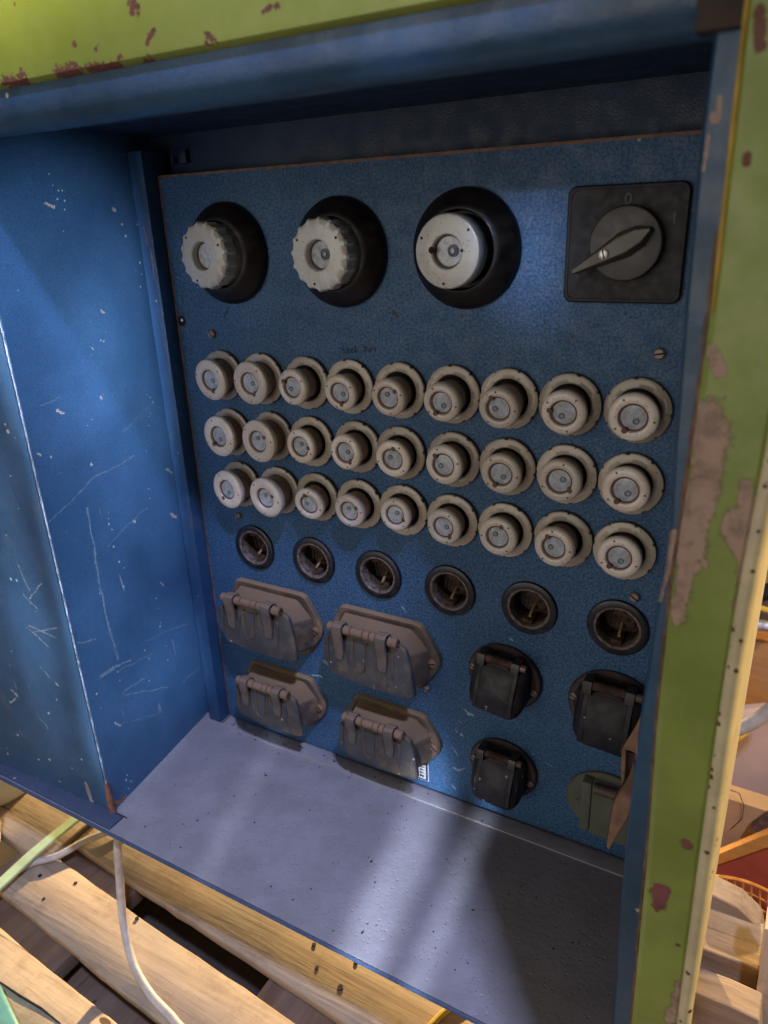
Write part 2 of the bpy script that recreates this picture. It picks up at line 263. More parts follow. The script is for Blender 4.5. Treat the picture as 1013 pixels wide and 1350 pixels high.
M['mark'] = plain('grey_marking', (.10, .10, .11), .6)
M['screw'] = plain('dusty_steel_screw', (.22, .18, .15), .5, metal=.5, noise=.35)
M['steel'] = plain('bright_steel', (.55, .54, .52), .3, metal=.8)
M['gcover'] = paint('grey_bakelite_cover', (.030, .029, .033), (.052, .049, .050), .5, .0, oi=True, speck=(130, .16, (.38, .31, .25), .3), scratch=.5, dust=.50, updust=1.2, dustcol=(.20, .125, .065), var_scale=45)
M['gstrap'] = paint('dusty_grey_strap', (.085, .068, .058), (.12, .090, .072), .55, .0, oi=True, dust=.55, dustcol=(.21, .135, .09), var_scale=60)
M['gbase'] = paint('dusty_bakelite_base', (.070, .050, .040), (.10, .070, .052), .6, .0, oi=True, speck=(160, .12, (.35, .28, .22), .15), dust=.62, dustcol=(.25, .155, .082), var_scale=30)
M['ghinge'] = paint('dusty_hinge', (.15, .088, .054), (.20, .12, .075), .6, .0, oi=True, dust=.5, dustcol=(.23, .135, .08), var_scale=40)
M['wire'] = plain('brass_wire', (.11, .068, .042), .5, metal=.4)
M['bcover'] = paint('black_bakelite_lid', (.008, .007, .011), (.016, .013, .018), .46, .0, oi=True, speck=(150, .22, (.24, .23, .24), .22), scratch=1.6, dust=.62, dustcol=(.038, .034, .040), updust=.5, var_scale=45, spec=.35)
M['bbase'] = paint('black_bakelite_flange', (.018, .012, .012), (.035, .022, .018), .42, .0, oi=True, speck=(140, .15, (.25, .18, .14), .2), dust=.40, updust=.7, dustcol=(.060, .034, .022), var_scale=30)
M['olive'] = paint('olive_grey_cover', (.085, .095, .068), (.105, .112, .082), .5, .0, speck=(140, .12, (.03, .03, .02), .2), scratch=.2, dust=.15, var_scale=30)
M['sticker'] = plain('white_label', (.55, .56, .58), .4, noise=.1)
M['stickerb'] = plain('black_label_print', (.01, .01, .012), .4)
M['ink'] = plain('black_marker_ink', (.008, .010, .016), .5)
M['leather'] = plain('brown_card_strip', (.24, .13, .075), .65, noise=.35, ns=60)
M['board'] = wood('pale_pallet_board', (.38, .275, .175), (.52, .395, .26), .35, con=.85)
M['beam'] = wood('brown_pallet_bearer', (.15, .092, .055), (.22, .145, .09), .2, 'Y', con=.6)
M['old'] = wood('weathered_timber', (.24, .165, .10), (.38, .28, .18), .6)
M['oldz'] = wood('pale_upright_timber', (.45, .33, .2), (.58, .45, .3), .2, 'Z')
M['orange'] = wood('orange_varnished_wood', (.55, .20, .03), (.66, .28, .05), 0, con=.5)
M['ground'] = plain('dirty_concrete', (.075, .055, .042), .9, noise=.4, ns=20, bump=.4)
M['cable'] = plain('cream_cable', (.55, .48, .40), .42, noise=.15, ns=60, dust=.35, dustcol=(.28, .21, .15))
M['strap'] = plain('pale_green_strap', (.50, .64, .36), .5, noise=.15, ns=30)
M['yellow'] = plain('yellow_cable', (.55, .36, .04), .4, noise=.1)
M['bucket'] = plain('dull_white_bucket', (.55, .55, .53), .35, noise=.15, ns=20)
M['teal'] = plain('teal_plastic', (.12, .34, .29), .4, noise=.2, ns=30)
M['redp'] = plain('red_panel', (.42, .075, .035), .5, noise=.2, ns=14)
M['net'] = plain('orange_plastic_mesh', (.70, .28, .04), .45)
M['card'] = plain('tan_cardboard', (.46, .28, .12), .8, noise=.12, ns=12)
M['pinkc'] = plain('pale_cloth', (.62, .42, .30), .8, noise=.12, ns=9)
M['pipe'] = plain('silver_pipe', (.6, .6, .62), .3, metal=.5)
M['wall'] = plain('workshop_wall', (.36, .24, .14), .9, noise=.15, ns=3)

# ------------------------------------------------------------------ mesh helpers
class B:
    def __init__(self): self.bm = bmesh.new(); self.mi = 0
    def face(self, vs):
        try:
            f = self.bm.faces.new(vs); f.material_index = self.mi; return f
        except ValueError: return None
    def box(self, x0, x1, y0, y1, z0, z1, bev=0, seg=2, mat=None):
        vs = [self.bm.verts.new((x, y, z)) for x in (x0, x1) for y in (y0, y1) for z in (z0, z1)]
        fs = [(0, 1, 3, 2), (4, 6, 7, 5), (0, 4, 5, 1), (2, 3, 7, 6), (0, 2, 6, 4), (1, 5, 7, 3)]
        ff = [self.face([vs[i] for i in f]) for f in fs]
        if bev:
            es = list({e for f in ff for e in f.edges})
            r = bmesh.ops.bevel(self.bm, geom=es, offset=bev, segments=seg, affect='EDGES', profile=.6)
            vs = list({v for f in r['faces'] for v in f.verts})
        if mat is not None: bmesh.ops.transform(self.bm, matrix=mat, verts=vs)
        return vs
    def lathe(self, prof, n=48, cx=0, cz=0, y0=0, rad=None, closed=False):
        """profile (r, h): axis along -Y (towards the viewer)"""
        rings = []
        for r, h in prof:
            if r <= 1e-6: rings.append([self.bm.verts.new((cx, y0 - h, cz))]); continue
            ring = []
            for k in range(n):
                a = 2 * PI * k / n; rr = rad(r, h, a) if rad else r
                ring.append(self.bm.verts.new((cx + rr * math.cos(a), y0 - h, cz + rr * math.sin(a))))
            rings.append(ring)
        for A, C in zip(rings, rings[1:]):
            for k in range(n):
                a0 = A[k % len(A)]; a1 = A[(k + 1) % len(A)]; c0 = C[k % len(C)]; c1 = C[(k + 1) % len(C)]
                if len(A) == 1 and len(C) == 1: continue
                if len(A) == 1: self.face([a0, c1, c0])
                elif len(C) == 1: self.face([a0, a1, c0])
                else: self.face([a0, a1, c1, c0])
        return rings
    def tube(self, pts, r, n=10, caps=True):
        pts = [Vector(p) for p in pts]; rings = []
        up = None
        for i, p in enumerate(pts):
            d = (pts[min(i + 1, len(pts) - 1)] - pts[max(i - 1, 0)]).normalized()
            if up is None:
                up = Vector((0, 0, 1)) if abs(d.z) < .9 else Vector((1, 0, 0))
            s = d.cross(up).normalized(); up = s.cross(d).normalized()
            rr = r[i] if isinstance(r, (list, tuple)) else r
            rings.append([self.bm.verts.new(p + (s * math.cos(2 * PI * k / n) + up * math.sin(2 * PI * k / n)) * rr) for k in range(n)])
        for A, C in zip(rings, rings[1:]):
            for k in range(n): self.face([A[k], A[(k + 1) % n], C[(k + 1) % n], C[k]])
        if caps: self.face(rings[0][::-1]); self.face(rings[-1])
    def loft(self, outs, cap0=True, cap1=True):
        """list of outlines [(x,y,z)...] of equal count"""
        R = [[self.bm.verts.new(p) for p in o] for o in outs]; n = len(R[0])
        for A, C in zip(R, R[1:]):
            for k in range(n): self.face([A[k], A[(k + 1) % n], C[(k + 1) % n], C[k]])
        if cap0: self.face(R[0][::-1])
        if cap1: self.face(R[-1])
        return R
    def build(self, name, mats, parent=None, smooth=35, loc=None, bevel=0, subsurf=0):
        bmesh.ops.recalc_face_normals(self.bm, faces=self.bm.faces)
        me = bpy.data.meshes.new(name); self.bm.to_mesh(me); self.bm.free()
        if not isinstance(mats, (list, tuple)): mats = [mats]
        for m in mats: me.materials.append(M[m] if isinstance(m, str) else m)
        me.polygons.foreach_set('use_smooth', [True] * len(me.polygons))
        me.set_sharp_from_angle(angle=math.radians(smooth))
        o = bpy.data.objects.new(name, me); COL.objects.link(o)
        if parent: o.parent = parent
        if loc: o.location = loc
        if bevel:
            md = o.modifiers.new('bevel', 'BEVEL'); md.width = bevel; md.segments = 2; md.limit_method = 'ANGLE'; md.angle_limit = math.radians(30); md.harden_normals = False
        if subsurf:
            md = o.modifiers.new('sub', 'SUBSURF'); md.levels = subsurf; md.render_levels = subsurf
        return o

def rrect(w, h, r, n=5):
    pts = []
    for cx, cz, a0 in ((w - r, h - r, 0), (-w + r, h - r, PI / 2), (-w + r, -h + r, PI), (w - r, -h + r, 1.5 * PI)):
        for k in range(n + 1):
            a = a0 + PI / 2 * k / n; pts.append((cx + r * math.cos(a), cz + r * math.sin(a)))
    return pts

def roundpoly(pts, r, n=3):
    out = []; N = len(pts)
    for i in range(N):
        p = Vector(pts[i]); a = Vector(pts[i - 1]); c = Vector(pts[(i + 1) % N])
        ra = min(r, (a - p).length * .45); rc = min(r, (c - p).length * .45)
        s = p + (a - p).normalized() * ra; e = p + (c - p).normalized() * rc
        for k in range(n + 1):
            t = k / n; q = s * (1 - t) ** 2 + p * 2 * t * (1 - t) + e * t * t
            out.append((q.x, q.y))
    return out

def empty(name, loc=(0, 0, 0), rz=0):
    o = bpy.data.objects.new(name, None); COL.objects.link(o); o.location = loc; o.rotation_euler = (0, 0, rz)
    o.empty_display_size = .05
    return o
def tag(o, label=None, cat=None, group=None, kind=None):
    if label: o['label'] = label
    if cat: o['category'] = cat
    if group: o['group'] = group
    if kind: o['kind'] = kind
    return o
def copy_tree(o, parent):
    c = o.copy(); COL.objects.link(c); c.parent = parent
    for ch in [x for x in bpy.data.objects if x.parent == o and x != c]: copy_tree(ch, c)
    return c

# ------------------------------------------------------------------ cabinet
ZF, ZT, YF = -.432, .204, -.195
cab = empty('distribution_cabinet')
tag(cab, 'open blue and lime green metal cabinet holding rows of cream fuses and socket outlets', 'electrical cabinet')

# mounting panel with six socket holes
px0, px1, pz0, pz1 = -.0575, .470, -.431, .1838
SZ = -.187; SX = [.0122 + .0776 * i for i in range(6)]; HR = .0172; hc = .0225
b = B()
def quad(x0, x1, z0, z1, y=0.):
    if x1 - x0 > 1e-5 and z1 - z0 > 1e-5:
        b.face([b.bm.verts.new(p) for p in ((x0, y, z0), (x1, y, z0), (x1, y, z1), (x0, y, z1))])
quad(px0, px1, SZ + hc, pz1); quad(px0, px1, pz0, SZ - hc)
xs = px0
for sx in SX:
    quad(xs, sx - hc, SZ - hc, SZ + hc); xs = sx + hc
    n = 48; inn = []; out = []
    for k in range(n):
        a = 2 * PI * k / n; ca, sa = math.cos(a), math.sin(a); m_ = max(abs(ca), abs(sa))
        inn.append(b.bm.verts.new((sx + HR * ca, 0, SZ + HR * sa)))
        out.append(b.bm.verts.new((sx + hc * ca / m_, 0, SZ + hc * sa / m_)))
    for k in range(n): b.face([inn[k], out[k], out[(k + 1) % n], inn[(k + 1) % n]])
quad(xs, px1, SZ - hc, SZ + hc)
panel = b.build('mounting_panel', 'panel', cab)
b = B()
b.box(px0, px1, .0, .003, pz1, pz1 + .0022); b.box(px0 - .0016, px0, -.0002, .003, pz0, pz1 + .0022)
b.build('panel_edge', 'rustpaint', panel)
# back strip above, hook
b = B(); b.box(-.10, .50, .022, .026, .15, .222); b.build('back_strip', 'dark_blue', cab)
b = B(); b.box(-.052, -.036, .016, .022, .196, .208, .001); b.box(-.049, -.046, .010, .022, .1965, .2015); b.build('catch_bracket', 'dark_blue', cab)
# left side, corner post
b = B()
R = b.loft([[(-.0605, -.184, ZF), (-.0640, -.184, ZF), (-.098, .03, ZF), (-.0945, .03, ZF)],
            [(-.0605 - .0085, -.184, .05), (-.0725, -.184, .05), (-.098, .03, .05), (-.0860, .03, .05)],
            [(-.0720, -.184, .222), (-.0755, -.184, .222), (-.098, .03, .222), (-.0850, .03, .222)]])
side = b.build('side_panel', 'left', cab)
b = B()
b.box(-.0775, -.0600, -.0165, .012, ZF, .207, .0012); b.build('corner_post', 'post', cab)
b = B(); b.box(-.092, -.0777, .010, .024, ZF, .207); b.build('back_flange', 'dark', cab)
# front plate left of the opening (with worn ridge)
b = B()
b.loft([[(-.50, -.2040, ZF - .002), (-.0640, -.1855, ZF - .002), (-.0640, -.182, ZF - .002), (-.50, -.200, ZF - .002)],
        [(-.50, -.2000, .05), (-.0722, -.1855, .05), (-.0722, -.182, .05), (-.50, -.196, .05)],
        [(-.50, -.1950, .215), (-.0752, -.1855, .215), (-.0752, -.182, .215), (-.50, -.190, .215)]])
plate = b.build('front_plate', 'plate', cab)
b = B(); b.tube([(-.0622, -.1845, -.395), (-.0640, -.1845, -.30), (-.0670, -.1845, -.12), (-.0704, -.1845, .05), (-.0735, -.1845, .21)], .0008, 10); b.build('worn_edge', 'ridge', plate)
b = B(); b.tube([(-.0606, -.1848, -.431), (-.0612, -.1848, -.415), (-.0622, -.1845, -.394)], [.0042, .0036, .0019], 10); b.build('rusty_corner', 'rust', plate)
b = B(); b.box(-.49, -.20, -.18, .03, ZF - .03, ZF - .02); b.build('compartment_base', 'dark_blue', cab)
# bottom sheet
b = B()
b.box(-.50, .4995, -.2055, .03, ZF - .0035, ZF, .0008)
fl = b.build('bottom_sheet', 'floorp', cab)
b = B(); b.tube([(-.50, -.2062, ZF - .0022), (.475, -.2062, ZF - .0022)], .0020, 8); b.build('front_edge_roll', 'post', fl)
b = B(); b.box(-.052, .47, -.0215, -.003, ZF - .001, ZF + .0016, .0006); b.build('panel_foot_flange', 'floorp', fl)
b = B(); b.box(-.50, -.0440, -.2045, -.1858, ZF - .001, ZF + .0022, .0008); b.build('sill_overlap', 'post', fl)
b = B(); b.box(-.0600, -.0405, -.1849, -.1838, ZF + .0001, ZF + .0006); b.box(-.0585, -.0575, -.016, -.002, ZF + .0002, ZF + .0007); b.build('sheet_slit', 'dark', fl)
for q in range(9):
    pass
# ceiling, right side wall, back
b = B(); b.box(-.50, .50, -.19, .06, .222, .226); b.build('top_sheet', 'dark_blue', cab)
b = B(); b.box(.476, .480, -.185, .06, ZF, .222); b.build('right_side_panel', 'dark_blue', cab)
b = B(); b.box(-.50, .50, .056, .06, ZF - .01, .222); b.build('back_sheet', 'dark_blue', cab)
b = B(); b.box(-.50, -.496, -.185, .056, ZF - .01, .222); b.build('left_outer_panel', 'dark_blue', cab)
# top rail: rolled blue lip and green face
b = B()
prof = []
for k in range(13):
    a = -PI / 2 - (PI) * 0 + k / 12 * PI / 1.0
for x in (0,): pass
outl = [(-.176, .2225), (-.176, .210), (-.179, .2055), (-.185, .2038), (-.192, .2045), (-.198, .2085), (-.2015, .2145), (-.2025, .222), (-.2020, .229)]
b.loft([[(x, y, z) for y, z in outl] for x in (-.50, .5045)])
b.build('rail_lip', 'lip', cab)
b = B()
outl = [(-.190, .2285), (-.2030, .2290), (-.2065, .2315), (-.2072, .236), (-.2072, .345), (-.190, .345)]
b.loft([[(x, y, z) for y, z in outl] for x in (-.50, .4635)])
b.build('top_rail', 'green_top', cab)
# right stile: blue lip, rust seam, green face, cream bead standing in for the sunlit edge
zb = -.598
def interp(tab, z):
    tab = sorted(tab)
    if z <= tab[0][0]: return tab[0][1] + (tab[1][1] - tab[0][1]) / (tab[1][0] - tab[0][0]) * (z - tab[0][0])
    for (z0, x0), (z1, x1) in zip(tab, tab[1:]):
        if z <= z1: return x0 + (x1 - x0) * (z - z0) / (z1 - z0)
    return tab[-1][1]
T_LIP = [(.201, .4546), (.172, .4538), (.099, .4549), (.032, .457), (-.009, .4590), (-.035, .4592), (-.058, .457), (-.086, .4562), (-.131, .4544), (-.227, .454), (-.384, .4578)]
T_GR = [(.198, .4657), (.1, .4668), (.054, .4662), (.011, .4656), (-.043, .4642), (-.122, .4648), (-.213, .4682), (-.364, .4712)]
T_BD = [(.2, .5010), (.034, .4982), (-.035, .4964), (-.11, .4962), (-.198, .4968), (-.342, .4996)]
zl = [zb, -.45, -.384, -.34, -.30, -.26, -.227, -.18, -.131, -.11, -.086, -.072, -.058, -.045, -.035, -.02, -.009, .01, .032, .06, .099, .14, .172, .2, .2285]
secs = []
for z in zl:
    a, g_ = interp(T_LIP, z), interp(T_GR, z)
    secs.append([(.4770, -.180, z), (a + .0014, -.180, z), (a, -.188, z), (a + .0002, -.1945, z), (a + .0020, -.1975, z), (g_ + .002, -.1985, z), (.4770, -.190, z)])
b = B(); b.loft(secs); b.build('stile_lip', 'lip', cab)
secs = []
for z in zl[:-1] + [.26, .345]:
    g_, d_ = interp(T_GR, min(z, .2)), interp(T_BD, min(z, .2))
    secs.append([(.4995, -.19, z), (g_ + .0008, -.19, z), (g_ - .0008, -.1982, z), (g_ + .0002, -.2030, z), (g_ + .0030, -.2052, z), (d_ - .003, -.2052, z), (d_ + .001, -.202, z)])
b = B(); b.loft(secs); st = b.build('frame_stile', 'green', cab)
b = B()
zz = [zb + (.13 - zb) * k / 90 for k in range(91)]
rs = random.Random(3)
b.tube([(interp(T_GR, z) - .0008 + rs.uniform(-.0004, .0004), -.2010, z) for z in zz], [.0008 + .0007 * rs.random() for z in zz], 7)
b.build('rusty_seam', 'rustpaint', st)
b = B(); b.tube([(interp(T_GR, min(z, .2)) + .0012, -.2046, z) for z in (.095, .11, .13, .15, .17, .19, .205, .22)], [.0004, .0010, .0012, .0008, .0013, .0011, .0012, .001], 8); b.build('seam_highlight', 'ochre', st)  # raised strip draws the sun's highlight on the seam
b = B(); b.box(.448, .4700, -.2035, -.190, .2045, .2285, .002); b.box(.4640, .476, -.208, -.19, .2150, .345, .002); b.build('rusty_rail_joint', 'darkrust', cab)
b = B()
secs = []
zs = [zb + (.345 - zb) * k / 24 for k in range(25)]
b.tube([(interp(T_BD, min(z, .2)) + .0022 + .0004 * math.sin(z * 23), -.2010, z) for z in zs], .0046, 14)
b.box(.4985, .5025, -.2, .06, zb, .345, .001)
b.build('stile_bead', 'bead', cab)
# added open door, unseen at far right, casts the floor's shadow edge
b = B(); b.loft([[(.622, -.200, z), (.566, -.392, z), (.576, -.396, z), (.634, -.200, z)] for z in (ZF - .05, 1.25)]); b.build('added_shadow_door', 'green', cab)
b = B(); b.box(.505, .63, -.188, -.18, .26, .30); b.box(.505, .63, -.188, -.18, -.50, -.46); b.build('added_door_hinge', 'green', cab)  # brackets carrying the added door

# ------------------------------------------------------------------ screws
def screw_mesh(b, x, y, z, r, h, ang):
    b.lathe([(r, 0), (r, h * .6), (r * .75, h), (0, h * 1.05)], 16, x, z, y)
    mi = b.mi; b.mi = 1
    m = Matrix.Translation((x, y - h * 1.04, z)) @ Matrix.Rotation(ang, 4, 'Y')
    b.box(-r * .8, r * .8, -.0003, .0003, -r * .13, r * .13, mat=m); b.mi = mi
def screw(x, z, r=.0042, h=.0035, ang=.6, parent=cab, y=0., mats=('screw', 'dark'), name='panel_screw'):
    b = B(); screw_mesh(b, 0, 0, 0, r, h, ang); return b.build(name, list(mats), parent, loc=(x, y, z))
for i, (x, z, a) in enumerate([(-.0129, .0401, .9), (.4121, .0424, -.2), (-.0053, -.1524, 1.2), (.4113, -.155, .6), (.4033, -.3115, .3)]):
    screw(x, z, [.0042, .0044, .0036, .0044, .0036][i], .0035, a)
b = B(); b.lathe([(.0052, 0), (.0052, .0006), (.0040, .0007)], 20); b.lathe([(.0040, .0002), (0, .0002)], 20); b.mi = 1; b.lathe([(.0016, 0), (.0016, .001), (0, .0016)], 14, .0006, .001)
b.build('screw_hole', ['dark', 'steel'], cab, loc=(-.0525, 0, .0513))

# ------------------------------------------------------------------ fuses
def make_ring():
    notch = [(.30, .055), (1.28, .03), (2.10, .07), (3.05, .035), (3.9, .05), (4.75, .03), (5.6, .07)]
    def rad(r, h, a): return r * (1 + .003 * math.sin(5 * a)) if r > .022 else r
    b = B(); b.lathe([(.0247, 0), (.0249, .0034), (.0246, .0046), (.0237, .0052), (.0180, .0056), (.0170, .0050), (.0164, .0030), (.0162, .0004)], 128, rad=rad)
    for f in b.bm.faces:
        c = f.calc_center_median(); rr = math.hypot(c.x, c.z); a = math.atan2(c.z, c.x) % (2 * PI)
        if rr > .0240 and c.y > -.0038: f.material_index = 2
        if rr > .0236 and any(abs((a - q + PI) % (2 * PI) - PI) < w_ for q, w_ in notch): f.material_index = 2
    for v in b.bm.verts:
        rr = math.hypot(v.co.x, v.co.z); a = math.atan2(v.co.z, v.co.x) % (2 * PI)
        if rr > .0232 and v.co.y < -.003 and any(abs((a - q + PI) % (2 * PI) - PI) < w_ * .8 for q, w_ in notch): v.co.x *= .992; v.co.z *= .992
    b.mi = 1; b.lathe([(.0162, .0005), (0, .0005)], 40)
    return b
def make_shaft(R):
    k = R / .0168
    b = B(); b.lathe([(.0138 * k, 0), (.0140 * k, .0075), (.0136 * k, .0080), (.0146 * k, .0088), (.0150 * k, .0110), (.0151 * k, .0180)], 48)
    b.mi = 1; b.lathe([(.0152, .0005), (.0152, .0058), (.0146, .0060)], 40)
    return b
def make_cap(R, knurl=False, wr=.0098, h=.0248, t=.0062):
    b = B()
    wr = .0100 * (R / .0168) ** .25
    def rad(r, hh, a): return r
    b.lathe([(R * .80, h - t - .0022), (R * .95, h - t - .0010), (R, h - t + .0005), (R * 1.0, h - t * .55), (R * .975, h - t * .28), (R * .92, h - .0009), (R * .84, h - .0001), (wr + .0017, h), (wr + .0006, h - .0004), (wr, h - .0014), (wr, h - .0030)], 64, rad=rad)
    b.mi = 1
    b.lathe([(wr + .0001, h - .0021), (wr - .0013, h - .0022), (wr - .0014, h - .0028)], 40)
    # notch and pin holes
    b.lathe([(.0021, 0), (.0021, .0002), (0, .0003)], 14, 0, -(wr + .0006), -(h - .0001))
    b.lathe([(.0012, 0), (.0012, .0003), (0, .0004)], 10, .0004, -(wr - .0012), -(h - .0022))
    for a in (.4, 2.6, 4.3): b.lathe([(.00085, 0), (.00085, .0002), (0, .0003)], 10, R * .83 * math.cos(a), R * .83 * math.sin(a), -(h - .0002))
    return b, wr
def make_window(wr, h=.0248):
    b = B(); b.lathe([(wr - .0006, h - .0028), (wr * .6, h - .0026), (0, h - .0025)], 32)
    b.mi = 1; b.lathe([(.0024, 0), (.0024, .0008), (.0019, .0012), (.0012, .0006), (0, .0006)], 16, wr * .28, -wr * .12, -(h - .0026))
    return b
proto = make_ring().build('fuse_holder', ['holder', 'dark', 'chip'], cab)
sh = make_shaft(.0168).build('fuse_shaft', ['shaft', 'dark'], proto)
cb, wr = make_cap(.0170); cp = cb.build('fuse_cap', ['cap', 'rim'], proto)
wn = make_window(wr).build('fuse_window', ['glass', 'button'], proto)
sh_w = make_shaft(.0195).build('t1', ['shaft', 'dark'], None); cb, wr2 = make_cap(.0208); cp_w = cb.build('t2', ['cap', 'rim'], None); wn_w = make_window(wr2).build('t3', ['glass', 'button'], None)
meshes = {'s': (sh.data, cp.data, wn.data), 'w': (sh_w.data, cp_w.data, wn_w.data)}
for o in (sh_w, cp_w, wn_w): bpy.data.objects.remove(o)
FUSES = [(-0.0031, -0.0, 0.0225, 0.0206, -0.061, -0.083, -1.83), (0.047, -0.0002, 0.023, 0.021, -0.046, -0.043, -2.01), (0.0996, -0.0005, 0.026, 0.0168, -0.063, 0.002, 0.52), (0.1476, -0.0006, 0.022, 0.0164, -0.003, -0.108, -1.66), (0.1988, -0.0002, 0.0255, 0.0166, -0.014, -0.09, 2.44), (0.2499, 0.0004, 0.0275, 0.0166, -0.014, -0.095, -1.05), (0.2995, 0.0005, 0.0275, 0.017, -0.006, -0.119, 1.05), (0.3496, 0.0, 0.024, 0.0174, 0.045, -0.094, 0.17), (0.4009, 0.0, 0.022, 0.0182, 0.042, -0.07, -1.05), (-0.0005, -0.0585, 0.0225, 0.021, -0.067, -0.015, -0.87), (0.0526, -0.0571, 0.0255, 0.0214, -0.071, -0.011, 2.62), (0.1004, -0.0574, 0.022, 0.0168, -0.061, -0.02, 3.14), (0.1522, -0.0568, 0.0245, 0.0166, -0.058, 0.002, -2.18), (0.1981, -0.0572, 0.021, 0.017, 0.025, -0.063, 1.75), (0.2504, -0.057, 0.023, 0.0174, -0.055, 0.01, 0.79), (0.2997, -0.0572, 0.021, 0.0174, 0.02, -0.076, -1.13), (0.3501, -0.0571, 0.022, 0.0176, -0.023, -0.017, -2.53), (0.4005, -0.0579, 0.021, 0.018, -0.003, 0.001, -1.05), (0.0051, -0.1144, 0.025, 0.0206, -0.086, -0.003, -1.05), (0.0557, -0.1138, 0.027, 0.021, -0.057, -0.054, 2.79), (0.1025, -0.114, 0.021, 0.0166, 0.03, -0.115, 1.31), (0.1515, -0.1138, 0.023, 0.0166, -0.034, -0.055, 2.62), (0.1993, -0.1124, 0.021, 0.0156, -0.001, 0.055, 3.49), (0.249, -0.1144, 0.0215, 0.0166, -0.044, -0.022, -2.27), (0.2992, -0.1148, 0.021, 0.0172, -0.026, -0.012, 1.92), (0.3503, -0.1141, 0.0245, 0.017, -0.072, 0.003, 1.05), (0.4003, -0.1151, 0.021, 0.0172, -0.007, 0.038, -0.87)]
first = True
for (x, z, h, r, tx, tz, ang) in FUSES:
    if first: root, first = proto, False
    else: root = copy_tree(proto, cab)
    root.location = (x, 0, z)
    ms = meshes['w' if r > .019 else 's']
    ch = [c for c in bpy.data.objects if c.parent == root]
    root.rotation_euler = (0, random.uniform(0, 6.28), 0)
    inv = -root.rotation_euler.y
    k = (r / (.0208 if r > .019 else .0170))
    for c in ch:
        i = 0 if c.name.startswith('fuse_shaft') else 1 if c.name.startswith('fuse_cap') else 2
        c.data = ms[i]
        tilt = Matrix.Rotation(-tz, 4, 'X') @ Matrix.Rotation(tx, 4, 'Z')
        spin = Matrix.Rotation(ang + PI / 2 if i else random.uniform(0, 6), 4, 'Y')
        sc = Matrix.Diagonal((k, h / .0248, k, 1))
        c.matrix_local = Matrix.Rotation(inv, 4, 'Y') @ tilt @ spin @ sc
# ------------------------------------------------------------------ three big fuses
def rb(r, h, a): return r
BIG = [(.0195, .1148, True, .2), (.1442, .1143, True, 1.9), (.2605, .1155, False, 3.3)]
for i, (x, z, kn, ang) in enumerate(BIG):
    b = B()
    b.lathe([(.0450, 0), (.0452, .0035), (.0440, .0065), (.0415, .0090), (.0385, .0120), (.0345, .0160), (.0318, .0178), (.0298, .0180), (.0288, .0165), (.0283, .006), (0, .006)], 72)
    root = b.build('main_fuse_holder', 'bake', cab, loc=(x, 0, z))
    root['label'] = ['black bell base with tilted grey knurled cap', 'black bell base with grey knurled cap and visible spring', 'black bell base with smooth grey cap'][i]
    R0 = .0282
    def rad(r, h, a, kn=kn):
        if kn and r > .0265:
            q = (a * 16 / (2 * PI)) % 1
            return r * (1.035 if q < .28 else 1 - .025 * math.sin((q - .28) / .72 * PI))
        return r
    b = B()
    bigb = 'bigcap' if kn else 'bake'
    b.lathe([(.0262, .005), (.0264, .019), (.0255, .021)], 64)
    b.mi = 1
    if kn: pr = [(.0258, .0195), (R0, .0212), (R0, .0325), (.0266, .0345), (.0230, .0356), (.0132, .0362), (.0122, .0352), (.0119, .0280)]
    else: pr = [(.0258, .0195), (.0268, .0212), (.0270, .0330), (.0262, .0347), (.0250, .0352), (.0132, .0354), (.0124, .0346), (.0121, .0300)]
    b.lathe(pr, 160, rad=rad)
    b.mi = 2
    for a in (.7, 2.7, 4.6): b.lathe([(.0011, 0), (.0011, .0002), (0, .0003)], 12, .0232 * math.cos(a), .0232 * math.sin(a), -pr[-4][1] + .00005)
    if not kn:
        b.lathe([(.0026, 0), (.0026, .0003), (0, .0004)], 16, -.0125, .0012, -.0352)
        b.lathe([(.0013, 0), (.0013, .0003), (0, .0004)], 12, .0127, .0006, -.0352)
    c = b.build('main_fuse_cap', [bigb if i == 2 else 'bigcap', 'bigcap', 'dark'], root)
    c.rotation_euler = (0, [.3, .1, 0][i], 0)
    c.rotation_euler = (0, c.rotation_euler.y, [-.06, -.03, -.03][i])
    b = B(); yb = -.0290 if kn else -.0305
    b.lathe([(.0121, 0), (0, .0002)], 32, 0, 0, yb)
    b.mi = 1
    if i > 0: b.lathe([(.0045, 0), (.0045, .0012), (.0036, .0020), (.0026, .0010), (.0018, .0022), (0, .0024)], 24, .0035, .0005, yb)
    b.mi = 2; b.lathe([(.0123, .0003), (.0107, .0005)], 32, 0, 0, yb)
    w = b.build('main_fuse_window', ['glass', 'button', 'rim'], root); w.rotation_euler = c.rotation_euler.copy(); w.rotation_euler.y = 0
# ------------------------------------------------------------------ rotary switch
SC = (.3816, .1170)
b = B()
o1 = rrect(.0412, .0395, .006); o2 = rrect(.0402, .0385, .0055)
b.loft([[(x, 0, z) for x, z in o1], [(x, -.004, z) for x, z in o1], [(x, -.0052, z) for x, z in o2], [(x * .955, -.0052, z * .955) for x, z in o2], [(x * .95, -.0046, z * .95) for x, z in o2]])
sw = b.build('rotary_switch', 'switchp', cab, loc=(SC[0], 0, SC[1]))
b = B(); b.lathe([(.0250, .0045), (.0250, .012), (.0242, .0135), (.0232, .0138), (0, .0138)], 64, .0028, .0010); b.build('switch_dial', 'knob', sw)
b = B()
th = math.atan2(.1257 - .1000, .4003 - .3523)
poly = [(-.039, .0022), (-.018, .0062), (-.002, .0092), (.010, .0074), (.019, .0014), (.019, -.0014), (.010, -.0074), (-.002, -.0092), (-.018, -.0062), (-.039, -.0022)]
